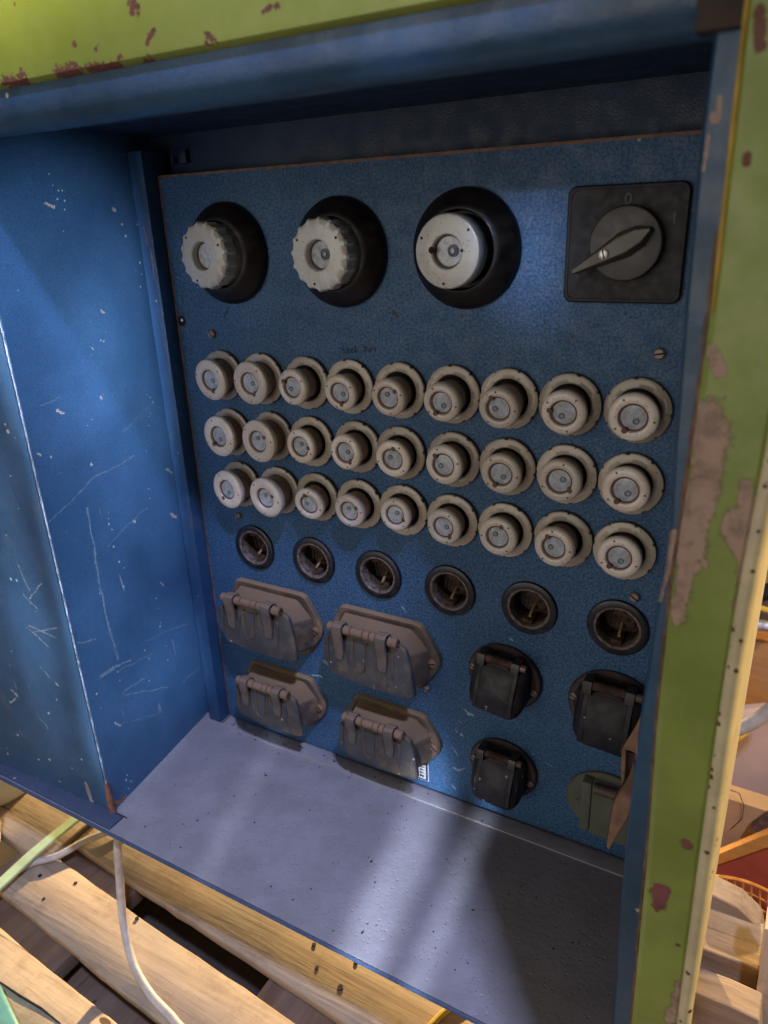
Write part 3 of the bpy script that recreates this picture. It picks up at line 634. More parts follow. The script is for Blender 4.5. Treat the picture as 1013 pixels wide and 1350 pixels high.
def rot2(p, s=1.): return ((p[0]) * math.cos(th) - p[1] * s * math.sin(th), (p[0]) * math.sin(th) + p[1] * s * math.cos(th))
hb = (.0045, .0015)
lv = []
for hh, s in ((.0140, 1.), (.022, .86), (.0262, .62)):
    lv.append([(rot2(p, s)[0] + hb[0] + (0.0), -(hh if p[0] > -.03 else min(hh, .0262)), rot2(p, s)[1] + hb[1]) for p in poly])
b.loft(lv)
hd = b.build('switch_handle', 'handle', sw, bevel=.0006)
s_ = screw(-.0080, -.0050, .0036, .0012, 1.3, sw, -.0262, ('steel', 'dark'), 'handle_screw')
def text_mesh(s, size):
    cu = bpy.data.curves.new('txt', 'FONT'); cu.body = s; cu.size = size; cu.align_x = 'CENTER'; cu.align_y = 'CENTER'; cu.extrude = .0001
    o = bpy.data.objects.new('txt', cu); COL.objects.link(o)
    dg = bpy.context.evaluated_depsgraph_get(); me = bpy.data.meshes.new_from_object(o.evaluated_get(dg))
    bpy.data.objects.remove(o); return me
for s, x, z in (('0', .0010, .0295), ('1', .0325, .0160)):
    me = text_mesh(s, .0105 if s == '0' else .010); me.materials.clear(); me.materials.append(M['mark'])
    o = bpy.data.objects.new('switch_marking', me); COL.objects.link(o); o.parent = sw; o.location = (x, -.0053, z); o.rotation_euler = (PI / 2, 0, 0)
# ------------------------------------------------------------------ recessed sockets
b = B()
b.lathe([(.0260, 0), (.0261, .0012), (.0254, .0026), (.0240, .0032), (.0198, .0030), (.0190, .0020)], 56)
so = b.build('round_socket', 'sockring', cab)
b = B(); b.lathe([(.0200, .0026), (.0196, .0031), (.0184, .0031), (.0175, .0022), (.0171, -.003), (.0166, -.006)], 56, rad=lambda r, h, a: r * (1 + .012 * math.sin(9 * a) * math.sin(4 * a)))
b.build('socket_collar', 'collar', so)
b = B()
b.lathe([(.0168, -.004), (.0165, -.021), (0, -.021)], 48)
b.lathe([(.0118, -.021), (.0115, -.0140), (.0105, -.0135), (0, -.0135)], 30, 0, .0005, 0)
b.box(-.0045, .0045, .0005, .021, -.0168, -.0125, .0006); b.box(-.0045, .0045, .0005, .021, .0125, .0168, .0006)
b.mi = 1
for x in (-.0055, .0055): b.lathe([(.0024, 0), (.0024, .0004), (0, .0005)], 14, x, .0015, .0135)
b.box(-.011, -.0085, .012, .0136, -.006, .008)
b.build('socket_insert', ['sockin', 'dark'], so)
b = B(); b.tube([(.0010, .014, -.0030), (.0015, .004, -.0070), (.0018, .0005, -.0085)], .0013, 10); b.build('earth_pin', 'pin', so)
for i, sx in enumerate(SX):
    r_ = so if i == 0 else copy_tree(so, cab)
    r_.location = (sx, 0, SZ); r_.rotation_euler = (0, random.uniform(-.25, .25), 0)
# ------------------------------------------------------------------ large grey hinged covers
def big_outlet(cx, cz, sx, sz, seed):
    rnd = random.Random(seed)
    b = B()
    hexo = roundpoly([(-.067 * sx, -.004), (-.048 * sx, .0375 * sz), (.046 * sx, .0375 * sz), (.067 * sx, .004), (.064 * sx, -.010), (.044 * sx, -.0375 * sz), (-.046 * sx, -.0375 * sz), (-.064 * sx, -.014)], .006, 3)
    def L(y, s, d=0): return [(x * s, y, z * s + d) for x, z in hexo]
    b.loft([L(0, 1), L(-.0045, 1), L(-.0062, .975), L(-.0062, .90), L(-.0050, .885)])
    root = b.build('covered_outlet', 'gbase', cab, loc=(cx, 0, cz))
    # housing hood
    b = B()
    base = [(-.052 * sx, -.002), (-.043 * sx, .030 * sz), (.036 * sx, .030 * sz), (.055 * sx, .010 * sz), (.056 * sx, -.022 * sz), (.040 * sx, -.034 * sz), (-.040 * sx, -.034 * sz), (-.052 * sx, -.022 * sz)]
    front = [(-.047 * sx, .006), (-.038 * sx, .0265 * sz), (.030 * sx, .0265 * sz), (.043 * sx, .014 * sz), (.0465 * sx, -.019 * sz), (.032 * sx, -.023 * sz), (-.034 * sx, -.022 * sz), (-.044 * sx, -.015 * sz)]
    lv = []
    for t in (0, .5, 1):
        ol = [((p[0] * (1 - t) + q[0] * t), (p[1] * (1 - t) + q[1] * t)) for p, q in zip(base, front)]
        ol = roundpoly(ol, .0025, 2)
        lv.append([(x, -.004 - .0255 * t - (.006 * max(0, -z / .03) * t), z) for x, z in ol])
    b.loft(lv)
    b.build('outlet_housing', 'gbase', root, smooth=22)
    # lid
    b = B()
    lid = roundpoly([(-.053 * sx, .010), (-.044 * sx, .0225 * sz), (-.030 * sx, .0285 * sz), (.026 * sx, .0285 * sz), (.042 * sx, .0225 * sz), (.049 * sx, .004), (.0545 * sx, -.0225 * sz), (.051 * sx, -.0255 * sz), (.006 * sx, -.0275 * sz), (-.040 * sx, -.0235 * sz), (-.0505 * sx, -.010)], .0028, 3)
    def yl(z): return -.0300 - .0085 * (.0285 - z) / .055
    b.loft([[(x, yl(z) + .0045, z) for x, z in lid], [(x, yl(z) + .0008, z) for x, z in lid], [(x * .975, yl(z) - .0004, z * .97) for x, z in lid], [(x * .6, yl(z * .6) - .0016, z * .6) for x, z in lid]])
    lidob = b.build('hinged_cover', 'gcover', root, smooth=22)
    # straps and mouldings on the lid
    for u in (-.031, .019):
        b = B()
        w = .0062 * sx
        path = [(.0270, .0285), (.0300, .0340), (.0350, .0358), (.0392, .0338), (.0402, .0285), (.0394, .0210), (.0376, .0130), (.0374, .0060), (.0376, .0000), (.0372, -.005)]
        secs = []
        for i, (yy, zz) in enumerate(path):
            ww = w * (.9 if i < 6 else .88 if i < 8 else .80 if i == 8 else .66); tk = .0030 if i < 6 else .0022
            zz *= sz
            secs.append([(u * sx - ww, -yy + tk, zz), (u * sx + ww, -yy + tk, zz), (u * sx + ww, -yy - .0008, zz), (u * sx - ww, -yy - .0008, zz)])
        b.loft(secs); b.build('hinge_strap', 'gstrap', lidob, bevel=.0012)
    for u in (-.047, -.022, .029):
        b = B()
        p0 = Vector((u * sx, yl(.016) - .0008, .016 * sz)); p1 = Vector((u * sx + .003, yl(-.016) - .0008, -.016 * sz))
        b.tube([p0, p0 * .6 + p1 * .4, p1], [.0024, .0020, .0006], 8)
        b.build('cover_rib', 'gcover', lidob)
    
    b = B()
    pts = []
    for k in range(13):
        a = PI * k / 12
        pts.append((-.007 * sx - .0085 * math.cos(a) * .8, 0, -.006 * sz - .008 * math.sin(a)))
    pts = [(-.0150 * sx, 0, .020 * sz)] + pts + [(.0012 * sx, 0, .020 * sz)]
    b.tube([(x, yl(z) - .0016, z) for x, _, z in pts], .0008, 6)
    b.mi = 1
    tong = [(-.0125 * sx, .018 * sz), (-.0125 * sx, -.006 * sz), (-.010 * sx, -.0115 * sz), (-.004 * sx, -.0115 * sz), (-.0012 * sx, -.006 * sz), (-.0012 * sx, .018 * sz)]
    b.loft([[(x, yl(z) + .001, z) for x, z in tong], [(x, yl(z) - .0024, z) for x, z in tong]])
    b.build('cover_latch', ['wire', 'gcover'], lidob)
    # hinge pin: knuckles
    b = B()
    y, z = -.0345, .0300 * sz
    for x0, x1, r in ((-.0430, -.0375, .0048), (-.0242, -.0165, .0049), (-.0160, -.0020, .0045), (-.0012, .0055, .0050), (.0062, .0122, .0050), (.0262, .0360, .0050)):
        b.tube([(x0 * sx, y, z), (x0 * sx + .0006, y, z), (x1 * sx - .0006, y, z), (x1 * sx, y, z)], [r * .85, r, r, r * .85], 16)
    b.mi = 1; b.tube([(-.044 * sx, y, z), (.034 * sx, y, z)], .0020, 10)
    b.build('hinge_pin', ['ghinge', 'dark'], root)
    b = B(); b.lathe([(.0036, 0), (.0036, .0008), (.0022, .0010), (.0020, .0002), (0, .0002)], 16); o = b.build('pin_end', 'wire', root, loc=(.0361 * sx, y, z)); o.rotation_euler = (0, 0, PI / 2)
    for x, z_ in ((.0585 * sx, -.002), (-.0595 * sx, -.006)): screw(x, z_, .0046, .0032, rnd.uniform(0, 3), root, -.0050, ('ghinge', 'dark'), 'flange_screw')
    return root
g = big_outlet(.0310, -.2665, 1.0, 1.0, 1); g['label'] = 'wide grey hinged outlet cover thick with brown dust'
g = big_outlet(.1700, -.2670, 1.0, 1.0, 2)
g = big_outlet(.0340, -.3665, .90, .86, 3); g['label'] = 'smaller grey hinged outlet cover with bare tan dust on top'
g = big_outlet(.1765, -.3685, .90, .86, 4); g['label'] = 'smaller dark grey hinged outlet cover hanging over the printed label'
screw(.2195, -.3035, .0035, .004, .3)

# ------------------------------------------------------------------ small black covers
def small_outlet(cx, cz, mats, rot, s=1., flat=1., hs='bbase'):
    b = B()
    def rad(r, h, a): return r * (1 + .07 * math.cos(a) ** 2)
    b.lathe([(.0335, 0), (.0338, .0030), (.0325, .0045), (.0290, .0048), (.0280, .0040), (0, .0040)], 56, rad=rad)
    root = b.build('covered_outlet', mats[1], cab, loc=(cx, 0, cz)); root.scale = (s, 1, s); root.rotation_euler = (0, rot, 0)
    b = B()
    b.lathe([(.0262, .003), (.0255, .015 * flat), (.0235, .019 * flat), (0, .019 * flat)], 48, -.001, -.001)
    b.build('outlet_housing', mats[1], root)
    # lid: curved shell hanging from its hinge
    b = B()
    lv = []
    lid = roundpoly([(-.0262, .022), (-.0262, -.0150), (-.0200, -.0235), (.020, -.0255), (.0265, -.0180), (.0262, .022)], .006, 3)
    def yl(x, z): return -(.0165 + .0150 * min(1, max(0, (.024 - z) / .030)) ** .7 - .006 * (x / .026) ** 4) * flat
    lv.append([(x, -.008 * flat, z) for x, z in lid])
    lv.append([(x, yl(x, z) + .004, z) for x, z in lid])
    lv.append([(x * .97, yl(x * .97, z) + .0005, z * .975) for x, z in lid])
    for q in (.85, .6, .35, .1): lv.append([(x * q, yl(x * q, z * q), z * q) for x, z in lid])
    b.loft(lv)
    lo = b.build('hinged_cover', mats[0], root, smooth=50)
    # raised corner ribs on the lid
    for x in (-.0175, .0165):
        b = B()
        secs = []
        for z in (.0235, .018, .010, .0, -.010, -.018, -.0225):
            y = yl(x, z)
            secs.append([(x - .0030, y + .003, z), (x + .0030, y + .003, z), (x + .0024, y - .0006, z), (x - .0024, y - .0006, z)])
        b.loft(secs); b.build('cover_rib', mats[0], lo, bevel=.0008)
    y, z = -.0155 * flat - .003, .0262
    for x in (-.0175, .0155):
        b = B()
        secs = []
        for yy, zz in ((-.004, .0270), (-.010, .0300), (y - .0035, .0305), (y - .0050, .0270), (y - .0055, .0200)):
            secs.append([(x - .0036, yy + .0035, zz - .002), (x + .0036, yy + .0035, zz - .002), (x + .0036, yy, zz), (x - .0036, yy, zz)])
        b.loft(secs); b.build('hinge_lug', mats[1], root, bevel=.0007)
    b = B()
    n = 60; pts = []
    for k in range(n * 1 + 1):
        x = -.0135 + .025 * k / n; pts.append((x, y, z))
    b.tube(pts, [.0036 + .0005 * (k % 2) for k in range(n + 1)], 14)
    b.tube([(.0195, y, z), (.0245, y, z)], .0034, 12); b.tube([(-.022, y, z), (.024, y, z)], .0018, 8)
    b.build('hinge_spring', mats[2], root)
    for x, z_ in ((.0305, -.006), (-.0315, .002)): screw(x, z_, .0032, .0015, .5, root, -.0045, ('screw', 'dark'), 'flange_screw')
    return root
spring = plain('copper_spring', (.20, .125, .095), .45, metal=.4, noise=.4); M['spring'] = spring
M['brownpin'] = plain('dusty_brown_pin', (.10, .062, .045), .6, noise=.4)
small_outlet(.3020, -.2640, ('bcover', 'bbase', 'spring'), .06)
small_outlet(.4020, -.2660, ('bcover', 'bbase', 'brownpin'), .02, 1.08)
small_outlet(.3030, -.3700, ('bcover', 'bbase', 'brownpin'), .03, .97)
# olive flat cover
b = B()
oc = (.4055, -.3725)
def rado(r, h, a): return r * (1 + .10 * math.cos(a) ** 2)
b.lathe([(.0345, 0), (.0348, .0035), (.0335, .0052), (0, .0056)], 56, rad=rado)
ol = b.build('covered_outlet', 'olive', cab, loc=(oc[0], 0, oc[1])); ol['label'] = 'flat olive grey round outlet cover behind the torn brown strip'
b = B(); lid = roundpoly([(-.0155, .029), (-.0155, -.0300), (.022, -.032), (.032, -.020), (.033, .020), (.026, .026)], .005, 3)
b.loft([[(x, -.003, z) for x, z in lid], [(x, -.012, z) for x, z in lid], [(x * .94, -.0140, z * .95) for x, z in lid]]); b.build('hinged_cover', 'olive', ol)
b = B(); b.box(-.0215, -.0125, -.0165, -.004, -.026, .029, .0015); b.build('hinge_strap', 'olive', ol)
b = B(); b.tube([(-.0105, -.0150, .0250), (.026, -.0150, .0250)], .0050, 16); b.build('hinge_pin', 'brownpin', ol)
screw(-.0275, -.001, .0030, .0008, .8, ol, -.0054, ('olive', 'dark'), 'flange_screw')
# ------------------------------------------------------------------ label on the panel, marker writing
b = B(); b.box(.1380, .2195, -.0012, -.0002, -.4225, -.3880); lb = b.build('rating_label', 'sticker', cab)
b = B()
b.box(.1388, .2187, -.0016, -.0011, -.4218, -.4205); b.box(.1388, .1400, -.0016, -.0011, -.4205, -.3885); b.box(.2165, .2187, -.0016, -.0011, -.4205, -.3885)
for k in range(26):
    x = .142 + k * .0028; h = random.uniform(.0010, .0030)
    b.box(x, x + random.uniform(.0008, .0020), -.0016, -.0011, -.4188, -.4188 + h)
for k in range(9):
    z = -.4175 + k * .0038
    b.loft([[(.2095, yy, z), (.2150, yy, z + .0008), (.2095, yy, z + .0024)] for yy in (-.0011, -.0016)])
b.build('label_print', 'stickerb', lb)
b = B()
strokes = [[(0.1418, 0.033), (0.1392, 0.0339), (0.1381, 0.0323), (0.1417, 0.0312), (0.1426, 0.0295), (0.1394, 0.0289)], [(0.1445, 0.0335), (0.1453, 0.0296), (0.1474, 0.0306)], [(0.1438, 0.0322), (0.1476, 0.0328)], [(0.1485, 0.0315), (0.1512, 0.0325), (0.1502, 0.0338), (0.148, 0.0319), (0.1489, 0.0298), (0.1521, 0.0308)], [(0.1534, 0.0357), (0.1536, 0.03)], [(0.1564, 0.0337), (0.1537, 0.0318), (0.1567, 0.0297)], [(0.1601, 0.0356), (0.1642, 0.0362), (0.1614, 0.0309)], [(0.1657, 0.035), (0.1646, 0.0327), (0.166, 0.0311), (0.1676, 0.0333), (0.1662, 0.035)], [(0.1685, 0.0308), (0.1693, 0.036), (0.1712, 0.0331), (0.1733, 0.0362), (0.1736, 0.0315)]]
for s in strokes: b.tube([(x, -.0003, z) for x, z in s], .00035, 5)
b.build('marker_writing', 'ink', panel)
b = B(); b.tube([(.0040, -.0002, .0560), (.0065, -.0002, .060), (.0115, -.0002, .0665)], .0003, 5); b.build('scuff_mark', 'ink', panel)

# ------------------------------------------------------------------ torn brown strip hanging behind the stile
def ribbon(pts, wv, th):
    b = B(); secs = []
    for p, w in zip(pts, wv):
        p = Vector(p); w = Vector(w); d = Vector((0, th, 0)) if abs(w.y) < abs(w.x) + abs(w.z) else Vector((th, 0, 0))
        secs.append([p - w - d, p + w - d, p + w + d, p - w + d])
    b.loft([[tuple(v) for v in s] for s in secs]); return b
tp = [(0.4323, -0.0520, -0.2752), (0.4331, -0.0540, -0.2863), (0.4325, -0.0580, -0.2974), (0.4301, -0.0630, -0.3068), (0.4278, -0.0680, -0.3162), (0.4257, -0.0710, -0.3273), (0.4241, -0.0730, -0.3399), (0.4223, -0.0740, -0.3546)]
b = ribbon(tp, [(.0016, -.004, 0), (.0022, -.008, 0), (.0046, -.010, -.002), (.0078, -.008, -.003), (.0080, -.006, -.003), (.0056, -.004, -.002), (.0036, -.003, 0), (.0016, -.001, 0)], .0008)
stp = b.build('torn_strip', 'leather', None, smooth=60, subsurf=1)
# folded upper end: a bent tab reaching behind the post
def sheet(front, th):
    b = B(); b.loft([[tuple(p) for p in front], [(p[0] + .0006, p[1] + th, p[2]) for p in front]]); return b
sheet([(0.4210, -0.0460, -0.2724), (0.4297, -0.0460, -0.2467), (0.4360, -0.0460, -0.2242), (0.4404, -0.0460, -0.2228), (0.4450, -0.0460, -0.2725), (0.4344, -0.0460, -0.2735), (0.4282, -0.0460, -0.2712)], .0012).build('folded_end', 'leather', stp)
sheet([(0.4211, -0.0465, -0.2720), (0.4242, -0.0465, -0.2724), (0.4249, -0.0465, -0.2891), (0.4257, -0.0465, -0.3140), (0.4238, -0.0465, -0.3140), (0.4219, -0.0465, -0.2902)], .0012).build('folded_edge', 'leather', stp)
sheet([(0.4231, -0.0400, -0.2775), (0.4335, -0.0400, -0.2782), (0.4379, -0.0400, -0.3287), (0.4323, -0.0400, -0.3361), (0.4250, -0.0400, -0.3244)], .0010).build('inner_fold', 'darkrust', stp)
tag(stp, 'torn curling brown strip hanging inside beside the right post above the olive cover', 'strip')

# ------------------------------------------------------------------ pallet
ZP = -.600
pal = empty('wooden_pallet', (0, 0, ZP - .12))
tag(pal, 'pale wooden pallet with gapped boards under the cabinet', 'pallet')
def board(name, e_back, e_front, x0, x1, zt, th, mat, seed, n=40):
    """edges: functions of x"""
    rnd = random.Random(seed); b = B(); secs = []
    ph = rnd.uniform(0, 6)
    for k in range(n + 1):
        x = x0 + (x1 - x0) * k / n
        wv = .0006 * math.sin(x * 19 + ph) + .0003 * math.sin(x * 83 + ph * 2) + rnd.uniform(-.0004, .0004)
        wz = .0006 * math.sin(x * 23 + ph)
        yb_, yf = e_back(x) + wv, e_front(x) + .7 * wv + rnd.uniform(-.0004, .0004)
        r = .002
        secs.append([(x, yb_, zt - th), (x, yb_, zt - r + wz), (x, yb_ - r, zt + wz), (x, yf + r, zt + wz), (x, yf + r * .3, zt - r * .5 + wz), (x, yf, zt - r * 1.4 + wz), (x, yf + .002, zt - th)])
    b.loft(secs)
    o = b.build(name, mat, None, smooth=50); o.parent = pal; o.location = (0, 0, .12 - ZP + ZP)
    o.matrix_parent_inverse = Matrix.Identity(4); o.location = -Vector(pal.location)
    return o
def lin(p, q): return lambda x: p[1] + (q[1] - p[1]) * (x - p[0]) / (q[0] - p[0])
E1f = lin((-0.2476, -0.1340, -0.6000), (0.0887, -0.1554, -0.6000))
E2b = lin((-0.2303, -0.1615, -0.6000), (0.1121, -0.1847, -0.6000)); E2f = lin((-0.2370, -0.2295, -0.6000), (0.0360, -0.2505, -0.6000))
E3b = lin((-0.2044, -0.2589, -0.6000), (0.0041, -0.2736, -0.6000))
bds = []
bds.append(board('deck_board', lambda x: E1f(x) + .098, E1f, -.232, .62, ZP, .015, 'board', 1))
bds.append(board('deck_board', E2b, E2f, -.262, .62, ZP, .015, 'board', 2))
bds.append(board('deck_board', E3b, lambda x: E3b(x) - .10, -.42, .62, ZP, .015, 'board', 3))
bds.append(board('deck_board', lambda x: E1f(x) + .225, lambda x: E1f(x) + .125, -.42, .44, ZP, .015, 'board', 4))
bds.append(board('deck_board', lambda x: E1f(x) + .355, lambda x: E1f(x) + .255, -.42, .44, ZP, .015, 'board', 5))
bds.append(board('deck_board', lambda x: E1f(x) + .130, lambda x: E1f(x) - .040, -.60, -.240, ZP + .001, .02, 'board', 6, 20))
def pbox(name, x0, x1, y0, y1, z0, z1, mat, bev=.002):
    b = B(); b.box(x0, x1, y0, y1, z0, z1, bev); o = b.build(name, mat, pal); o.location = -Vector(pal.location); return o
for x0, x1 in ((-.30, -.115), (.10, .22), (.48, .62)):
    pbox('bearer', x0, x1, -.42, .30 if x0 < .4 else -.02, ZP - .038, ZP - .0175, 'beam')
pbox('bearer', -.60, .62, -.27, -.19, ZP - .085, ZP - .066, 'beam')
# nail holes
b = B()
for p in ((0.1293, -0.1084, -0.6000), (0.1475, -0.1290, -0.6000), (0.1808, -0.1043, -0.6000), (0.1816, -0.1356, -0.6000), (-0.2246, -0.1903, -0.6000), (-0.1903, -0.2109, -0.6000), (-0.1754, -0.1771, -0.6000), (-0.0707, -0.1767, -0.6000)):
    r = random.uniform(.0020, .0030); n = 12
    vs = [b.bm.verts.new((p[0] + r * math.cos(2 * PI * k / n) * random.uniform(.8, 1.15), p[1] + r * math.sin(2 * PI * k / n) * random.uniform(.8, 1.1), ZP + .0012)) for k in range(n)]
    ce = [b.bm.verts.new((v.co.x, v.co.y, ZP - .003)) for v in vs]
    b.face(vs)
    for k in range(n): b.face([vs[k], vs[(k + 1) % n], ce[(k + 1) % n], ce[k]])
o = b.build('nail_holes', 'dark', pal); o.location = -Vector(pal.location)
b = B(); pts = [(-0.1417, -0.3020, -0.6000), (-0.1108, -0.3015, -0.6000), (-0.0768, -0.2996, -0.6000), (-0.0462, -0.3007, -0.6000)]
b.tube([(p[0], p[1], ZP + .0002) for p in pts], [.0009, .0013, .0012, .0007], 6); o = b.build('board_crack', 'dark', bds[2]); 
b = B(); b.box(-3, 3, -3, 4, ZP - .135, ZP - .125); g_ = b.build('ground', 'ground'); tag(g_, kind='structure')

# ------------------------------------------------------------------ loose things on the pallet
def smoothpts(pts, n=8):
    P = [Vector(p) for p in pts]; out = []
    for i in range(len(P) - 1):
        p0 = P[max(i - 1, 0)]; p1 = P[i]; p2 = P[i + 1]; p3 = P[min(i + 2, len(P) - 1)]
        for k in range(n):
            t = k / n
            out.append(.5 * ((2 * p1) + (-p0 + p2) * t + (2 * p0 - 5 * p1 + 4 * p2 - p3) * t * t + (-p0 + 3 * p1 - 3 * p2 + p3) * t ** 3))
    out.append(P[-1]); return out
b = B(); b.tube(smoothpts([(-.080, -.10, -.455), (-.058, -.170, -.450), (-0.0511, -0.1920, -0.4580), (-0.0609, -0.1940, -0.5186), (-0.0553, -0.2040, -0.5670), (-0.0263, -0.2225, -0.5900), (0.0133, -0.2368, -0.5955), (0.0585, -0.2461, -0.5955), (.10, -.262, -.5955), (.20, -.35, -.5955)]), .0044, 14)
tag(b.build('power_cable', 'cable'), 'thick cream cable hanging from the cabinet bottom and curving onto the pallet', 'cable')
b = B(); b.tube(smoothpts([(-0.2537, -0.2033, -0.5960), (-0.2455, -0.1824, -0.5955), (-0.2264, -0.1632, -0.5940), (-0.2137, -0.1323, -0.5920), (-0.1949, -0.0988, -0.5900), (-0.1750, -0.0233, -0.5900)]), .0046, 12)
tag(b.build('power_cable', 'cable'), 'cream cable lying on the pallet and crossing the pale green strap', 'cable')
pp = [(-0.2384, -0.2892, -0.5880), (-0.2435, -0.2290, -0.5880), (-0.2473, -0.1733, -0.5860), (-0.2459, -0.1038, -0.5840), (-0.2495, -0.0212, -0.5820)]
secs = []
for p in smoothpts(pp, 4):
    secs.append([(p.x - .007, p.y - .0035, p.z), (p.x + .007, p.y + .0055, p.z), (p.x + .0068, p.y + .0058, p.z + .004), (p.x - .0068, p.y - .0032, p.z + .004)])
b = B(); b.loft(secs); tag(b.build('flat_strap', 'strap', None, bevel=.0008), 'pale green flat strap slanting over the pallet at the lower left', 'strap')
b = B(); b.tube(smoothpts([(0.2805, -0.1380, -0.5960), (0.2869, -0.1140, -0.5965), (0.2971, -0.0928, -0.5965), (0.3138, -0.0658, -0.5965)]), .0034, 10)
tag(b.build('thin_cable', 'yellow'), 'thin yellow cable on the pallet just below the cabinet sill', 'cable')
# buckets
def bucket(name, x, y, z, r, h, label):
    b = B()
    prof = [(0, 0), (r * .9, 0), (r * .93, h * .03), (r * .96, h * .45), (r * .99, h * .47), (r * .985, h * .52), (r, h * .9), (r * 1.04, h * .92), (r * 1.04, h), (r * .98, h), (r * .9, h * .1), (0, h * .08)]
    rings = []
    n = 48
    for rr, hh in prof:
        if rr == 0: rings.append([b.bm.verts.new((0, 0, hh))]); continue
        rings.append([b.bm.verts.new((rr * math.cos(2 * PI * k / n), rr * math.sin(2 * PI * k / n), hh)) for k in range(n)])
    for A, C in zip(rings, rings[1:]):
        for k in range(n):
            if len(A) == 1: b.face([A[0], C[k], C[(k + 1) % n]])
            elif len(C) == 1: b.face([A[k], A[(k + 1) % n], C[0]])
            else: b.face([A[k], A[(k + 1) % n], C[(k + 1) % n], C[k]])
    tag(b.build(name, 'bucket', None, loc=(x, y, z)), label, 'bucket')
bucket('white_bucket', -.441, -.107, ZP + .002, .080, .10, 'dull white bucket standing on the pallet behind the blue front plate')
bucket('white_bucket', -.354, -.217, ZP + .002, .056, .045, 'low white tub cut off by the left edge beside the green strap')
b = B(); vv = [(-0.1145, -0.3133, -0.5700), (-0.0570, -0.3312, -0.5700), (-0.0310, -0.3435, -0.5700), (-0.0914, -0.3761, -0.5700), (-0.1563, -0.3357, -0.5700)]
b.loft([[(p[0], p[1], -.598) for p in vv], [(p[0], p[1], -.572) for p in vv], [(p[0] * .98 - .003, p[1] - .003, -.570) for p in vv]]); tag(b.build('teal_lid', 'teal', None, bevel=.003), 'teal plastic lid at the bottom left corner of the pallet', 'lid')

# ------------------------------------------------------------------ things behind, right of the cabinet
def quadbox(name, pts, depth, mat, label, cat, bev=.001, group=None, parent=None):
    """prism: four front corners (world), pushed back along +Y"""
    b = B(); b.loft([[tuple(p) for p in pts], [(p[0] + .02 * depth, p[1] + depth, p[2]) for p in pts]])
    o = b.build(name, mat, parent, bevel=bev)
    if parent is None: tag(o, label, cat, group)
    return o
tb = empty('timber_stack', (0.5350, 0.1200, -0.7345)); L0 = Vector(tb.location)
tag(tb, 'stack of short weathered timber offcuts behind the right post of the cabinet', 'timber')
def tl(pts, name, mat, depth=.03):
    b = B(); P = [Vector(p) - L0 for p in pts]; b.loft([[tuple(p) for p in P], [(p.x, p.y + depth, p.z) for p in P]]); b.build(name, mat, tb, bevel=.0015)
tl([(0.4749, 0.1200, -0.5582), (0.4983, 0.1200, -0.5571), (0.5292, 0.1200, -0.5627), (0.5513, 0.1200, -0.5792), (0.5571, 0.1200, -0.6006), (0.4795, 0.1200, -0.6015)], 'timber_offcut', 'old')
tl([(0.4809, 0.0950, -0.5767), (0.5551, 0.0950, -0.5761), (0.5564, 0.0950, -0.6075), (0.4841, 0.0950, -0.6068)], 'timber_offcut', 'old')
tl([(0.4819, 0.0650, -0.5772), (0.5546, 0.0650, -0.5758), (0.5572, 0.0650, -0.6215), (0.5321, 0.0650, -0.6269), (0.4858, 0.0650, -0.6143)], 'timber_offcut', 'old')
tl([(0.4874, 0.0050, -0.5696), (0.5316, 0.0050, -0.5668), (0.5592, 0.0050, -0.5688), (0.5651, 0.0050, -0.6124), (0.4971, 0.0050, -0.6631)], 'timber_offcut', 'old')
quadbox('upright_batten', [(0.5503, 0.0400, -0.4945), (0.5636, 0.0400, -0.4898), (0.5718, 0.0400, -0.6330), (0.5570, 0.0400, -0.6347)], .03, 'oldz', 'pale upright batten at the right edge beside the weathered offcuts', 'batten')
# orange mesh
b = B()
def P4(u, v): 
    a, c, d, e = [Vector(q) for q in ((0.4850, 0.2200, -0.6351), (0.5766, 0.2200, -0.6280), (0.5872, 0.2200, -0.7019), (0.4898, 0.2200, -0.6773))]
    return (a * (1 - u) + c * u) * (1 - v) + (e * (1 - u) + d * u) * v + Vector((0, .01 * math.sin(u * PI), .0015 * math.sin(u * PI)))
for i in range(11): b.tube([P4(i / 10, v / 6) for v in range(7)], .0013, 6)
for j in range(5): b.tube([P4(u / 10, j / 4) for u in range(11)], .0010, 6)
b.tube([P4(u / 10, 0) + Vector((0, 0, .001)) for u in range(11)], .002, 6)
tag(b.build('plastic_mesh', 'net'), 'orange plastic mesh behind the weathered offcuts at the right edge', 'mesh')
quadbox('floor_crate', [(0.4744, 0.2700, -0.6875), (0.5837, 0.2700, -0.6674), (0.6050, 0.2700, -0.8142), (0.4959, 0.2700, -0.8849)], .02, 'rustpaint', 'dark brown crate side behind the orange mesh', 'crate')
quadbox('red_panel', [(0.4736, 0.2500, -0.6530), (0.5686, 0.2500, -0.5558), (0.5876, 0.2500, -0.6869), (0.4802, 0.2500, -0.7132)], .02, 'redp', 'red panel behind the orange mesh', 'panel')
quadbox('wooden_lath', [(0.4737, 0.2430, -0.6438), (0.5662, 0.2430, -0.5369), (0.5693, 0.2430, -0.5585), (0.4753, 0.2430, -0.6584)], .012, 'orange', 'narrow yellow wooden lath on top of the red panel', 'lath')
quadbox('cardboard_box', [(0.4553, 0.3300, -0.5956), (0.5705, 0.3300, -0.5976), (0.5849, 0.3300, -0.6973), (0.4727, 0.3300, -0.7549)], .03, 'card', 'tan cardboard box behind the red panel', 'box')
b = B(); v_ = [(0.5297, 0.3100, -0.6190), (0.5658, 0.3100, -0.5583), (0.5722, 0.3100, -0.6021), (0.5485, 0.3100, -0.6193)]
b.loft([[tuple(p) for p in v_], [(p[0], p[1] + .015, p[2]) for p in v_]]); tag(b.build('dark_offcut', 'rustpaint'), 'small dark brown offcut leaning on the cardboard box', 'offcut')
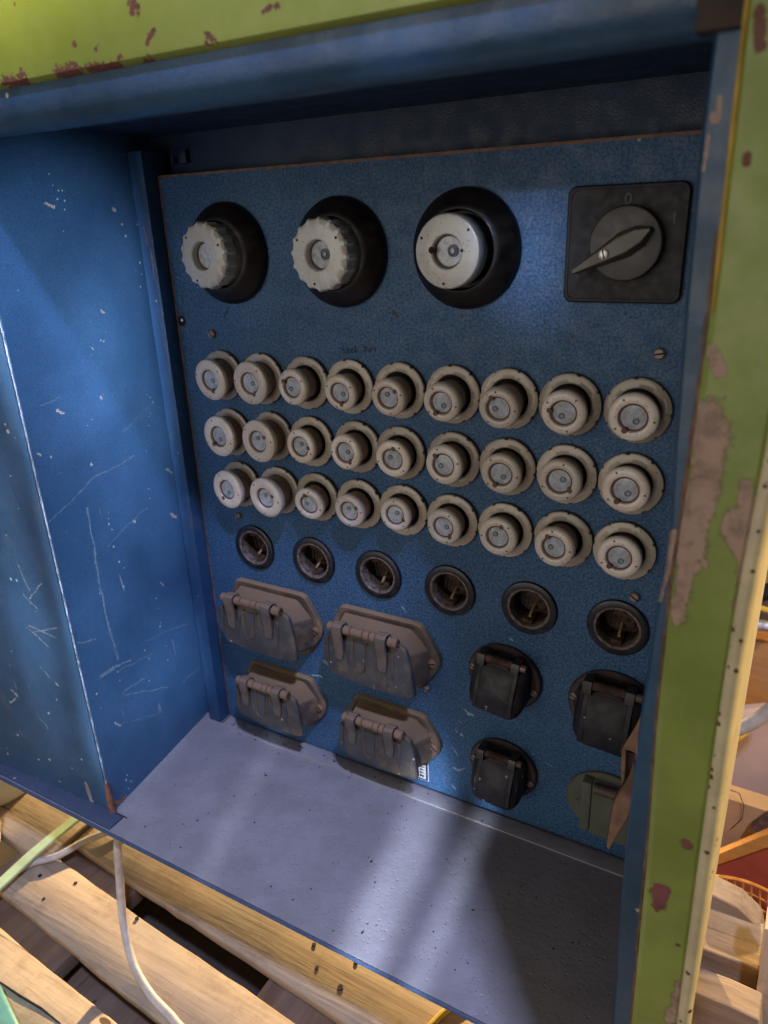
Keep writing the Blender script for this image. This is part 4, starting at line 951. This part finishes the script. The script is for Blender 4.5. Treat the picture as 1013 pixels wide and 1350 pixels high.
b = B(); b.tube([(0.4964, 0.3250, -0.5773), (0.5104, 0.3250, -0.5790), (0.5181, 0.3250, -0.5960), (0.5183, 0.3250, -0.6190), (0.5087, 0.3250, -0.6390)], .0006, 6); tag(b.build('loose_wire', 'dark'), 'thin dark wire curling over the cardboard box', 'wire')
quadbox('pale_cloth', [(0.4385, 0.4000, -0.5387), (0.4937, 0.4000, -0.5072), (0.5502, 0.4000, -0.4822), (0.5793, 0.4000, -0.6832), (0.4573, 0.4000, -0.7101)], .03, 'pinkc', 'pale pinkish cloth bundle between the cardboard box and the cream hose', 'cloth', .01)
b = B(); b.tube(smoothpts([(0.4641, 0.3000, -0.5094), (0.4907, 0.3000, -0.4716), (0.5095, 0.3000, -0.4513), (0.5256, 0.3000, -0.4281), (0.5492, 0.3000, -0.3851)]), .0085, 14); tag(b.build('thick_hose', 'cable'), 'thick cream hose passing behind the right post', 'hose')
b = B(); b.tube(smoothpts([(0.4644, 0.3200, -0.5362), (0.4919, 0.3200, -0.4993), (0.4996, 0.3200, -0.4894), (0.5104, 0.3400, -0.4853)]), .0035, 8); tag(b.build('yellow_cord', 'yellow'), 'short yellow cord under the cream hose', 'cord')
quadbox('varnished_board', [(0.4209, 0.6200, -0.5182), (0.5471, 0.6200, -0.5029), (0.5781, 0.6200, -0.7151), (0.4489, 0.6200, -0.7643)], .03, 'orange', 'orange varnished wooden panel above the cream hose', 'panel')
b = B(); b.tube([(0.4188, 0.6000, -0.4757), (0.5484, 0.6000, -0.4700)], .0085, 14); tag(b.build('metal_pipe', 'pipe'), 'silver pipe above the orange wooden panel', 'pipe')
b = B(); b.tube(smoothpts([(0.4386, 0.5800, -0.4310), (0.4817, 0.5800, -0.4314), (0.5135, 0.5800, -0.4343), (0.5419, 0.5800, -0.4196)]), .005, 8); tag(b.build('yellow_cord', 'yellow'), 'yellow cord above the silver pipe', 'cord')
b = B(); b.tube(smoothpts([(0.4435, 0.6400, -0.4379), (0.4883, 0.6400, -0.4387), (0.5369, 0.6400, -0.4038)]), .014, 8); tag(b.build('dark_hose', 'dark'), 'dark hose above the yellow cord at the right edge', 'hose')
b = B(); b.box(-.2, 3.0, 1.3, 1.35, -.735, .25); wl = b.build('back_wall', 'wall'); tag(wl, kind='structure')

b = B(); rc = random.Random(11)
for k in range(90):
    if k < 45: x, y = rc.uniform(-.05, .20), -.004 - abs(rc.gauss(0, .012))
    else: x, y = rc.uniform(-.05, .44), rc.uniform(-.19, -.01)
    if k < 8: x, y = -.035 + rc.gauss(0, .006), -.012 + rc.gauss(0, .003)
    q = rc.uniform(.0004, .0012); z0 = ZF + (.0017 if y > -.0215 else .0002)
    b.box(x, x + q * rc.uniform(.8, 2.2), y, y + q, z0, z0 + q * .7, mat=Matrix.Translation((x, y, 0)) @ Matrix.Rotation(rc.uniform(0, 3), 4, 'Z') @ Matrix.Translation((-x, -y, 0)))
tag(b.build('crumbs', 'dark'), 'scattered dark crumbs and grit on the grey cabinet floor', 'grit', kind='stuff')
# ------------------------------------------------------------------ camera
cam = bpy.data.cameras.new('camera'); co = bpy.data.objects.new('camera', cam); COL.objects.link(co)
Rm = [[0.8684825, 0.4944436, -0.0355494], [0.1519122, -0.3337216, -0.9303508], [-0.4718695, 0.802593, -0.3649434]]
C = (0.51029, -0.56831, 0.13917)
co.matrix_world = Matrix(((Rm[0][0], -Rm[1][0], -Rm[2][0], C[0]), (Rm[0][1], -Rm[1][1], -Rm[2][1], C[1]), (Rm[0][2], -Rm[1][2], -Rm[2][2], C[2]), (0, 0, 0, 1)))
cam.sensor_fit = 'VERTICAL'; cam.sensor_height = 36; cam.lens = 36 * 981.421 / 1350
cam.clip_start = .01; cam.clip_end = 50
cam.dof.use_dof = True; cam.dof.focus_distance = .66; cam.dof.aperture_fstop = 7
S.camera = co
# ------------------------------------------------------------------ light
w = bpy.data.worlds.new('World'); S.world = w; w.use_nodes = True
bg = w.node_tree.nodes['Background']; bg.inputs[0].default_value = (1.0, .86, .76, 1); bg.inputs[1].default_value = .065
def aim(o, target): o.rotation_euler = (Vector(target) - o.location).to_track_quat('-Z', 'Y').to_euler()
def area(name, loc, target, size, power, col, sy=None, spread=None):
    l = bpy.data.lights.new(name, 'AREA'); l.energy = power; l.color = col; l.size = size
    if sy: l.shape = 'RECTANGLE'; l.size_y = sy
    if spread: l.spread = math.radians(spread)
    o = bpy.data.objects.new(name, l); COL.objects.link(o); o.location = loc; aim(o, target); return o
def spot(name, loc, target, ang, power, col, blend=1., r=.02):
    l = bpy.data.lights.new(name, 'SPOT'); l.energy = power; l.color = col; l.spot_size = math.radians(ang); l.spot_blend = blend; l.shadow_soft_size = r
    o = bpy.data.objects.new(name, l); COL.objects.link(o); o.location = loc; aim(o, target); return o
COOL = (.55, .68, 1.0); WARM = (1.0, .74, .40)
area('window_key', (1.166, -1.06, ZF + 2.25), (.15, -.05, ZF), .12, 60, (.50, .59, 1.0))
o = spot('window_patch', (.335, -1.30, .475), (.312, 0, .112), 2.8, 65, COOL, .7, .03); o.scale = (1, 1.7, 1)
SW = Vector((.42, -1.25, .02))
for p, q, wd, pw in (((-0.1055, 0.0132, 0.1190), (-0.0965, -0.0108, -0.0927), .05, 90), ((0.1730, -0.0744, -0.4320), (0.3161, -0.1821, -0.4320), .045, 150), ((0.2569, -0.0854, -0.4320), (0.3446, -0.1780, -0.4320), .018, 110), ((-0.0162, -0.0677, -0.4320), (0.1202, -0.1572, -0.4320), .026, 40), ((-0.0861, -0.1194, 0.1824), (-0.0836, -0.1032, -0.0195), .085, 190), ((-0.0968, -0.0365, 0.0860), (-0.0901, -0.0322, -0.2111), .045, 150), ((-0.0774, -0.1480, 0.0187), (-0.0697, -0.1471, -0.2966), .030, 120),
        ((-0.0891, -0.0290, -0.2706), (-0.0843, -0.0393, -0.3995), .05, 70), ((-0.0750, -0.1259, -0.2194), (-0.0687, -0.1354, -0.4122), .06, 90), ((-0.1123, -0.1850, -0.0739), (-0.1391, -0.1850, -0.3325), .06, 45)):
    p, q = Vector(p), Vector(q); mid = (p + q) / 2; D_ = (mid - SW).length
    a_ = 2 * math.atan(wd * .65 / D_)
    o = spot('window_streak', SW, mid, math.degrees(a_), pw, (.66, .78, 1.0), 1., .012)
    o.scale = (1, min(8, (p - q).length * 1.5 / (wd * 1.3)), 1)
area('front_fill', (-.35, -2.3, .15), (.2, 0, -.1), 1.9, 19.5, (1.0, .92, .84))
o = spot('rail_light', (-.10, -1.3, 1.6), (-.06, -.2, .322), 3.4, 420, (1, .93, .66), .9, .03); o.scale = (6, 1, 1)
area('yard_sun', (-.75, 2.1, .16), (0.0, -.2, -.6), .05, 190, WARM)
area('side_sun', (1.7, .25, .65), (.5, .2, -.4), .12, 34, (1.0, .72, .36))
# ------------------------------------------------------------------ render
S.render.engine = 'CYCLES'
S.view_settings.view_transform = 'Standard'; S.view_settings.look = 'None'; S.view_settings.exposure = 0; S.view_settings.gamma = 1
S.render.resolution_x = 768; S.render.resolution_y = 1024
S.cycles.use_adaptive_sampling = True; S.cycles.adaptive_threshold = .02
S.cycles.max_bounces = 5; S.cycles.diffuse_bounces = 3; S.cycles.glossy_bounces = 2; S.cycles.transmission_bounces = 1
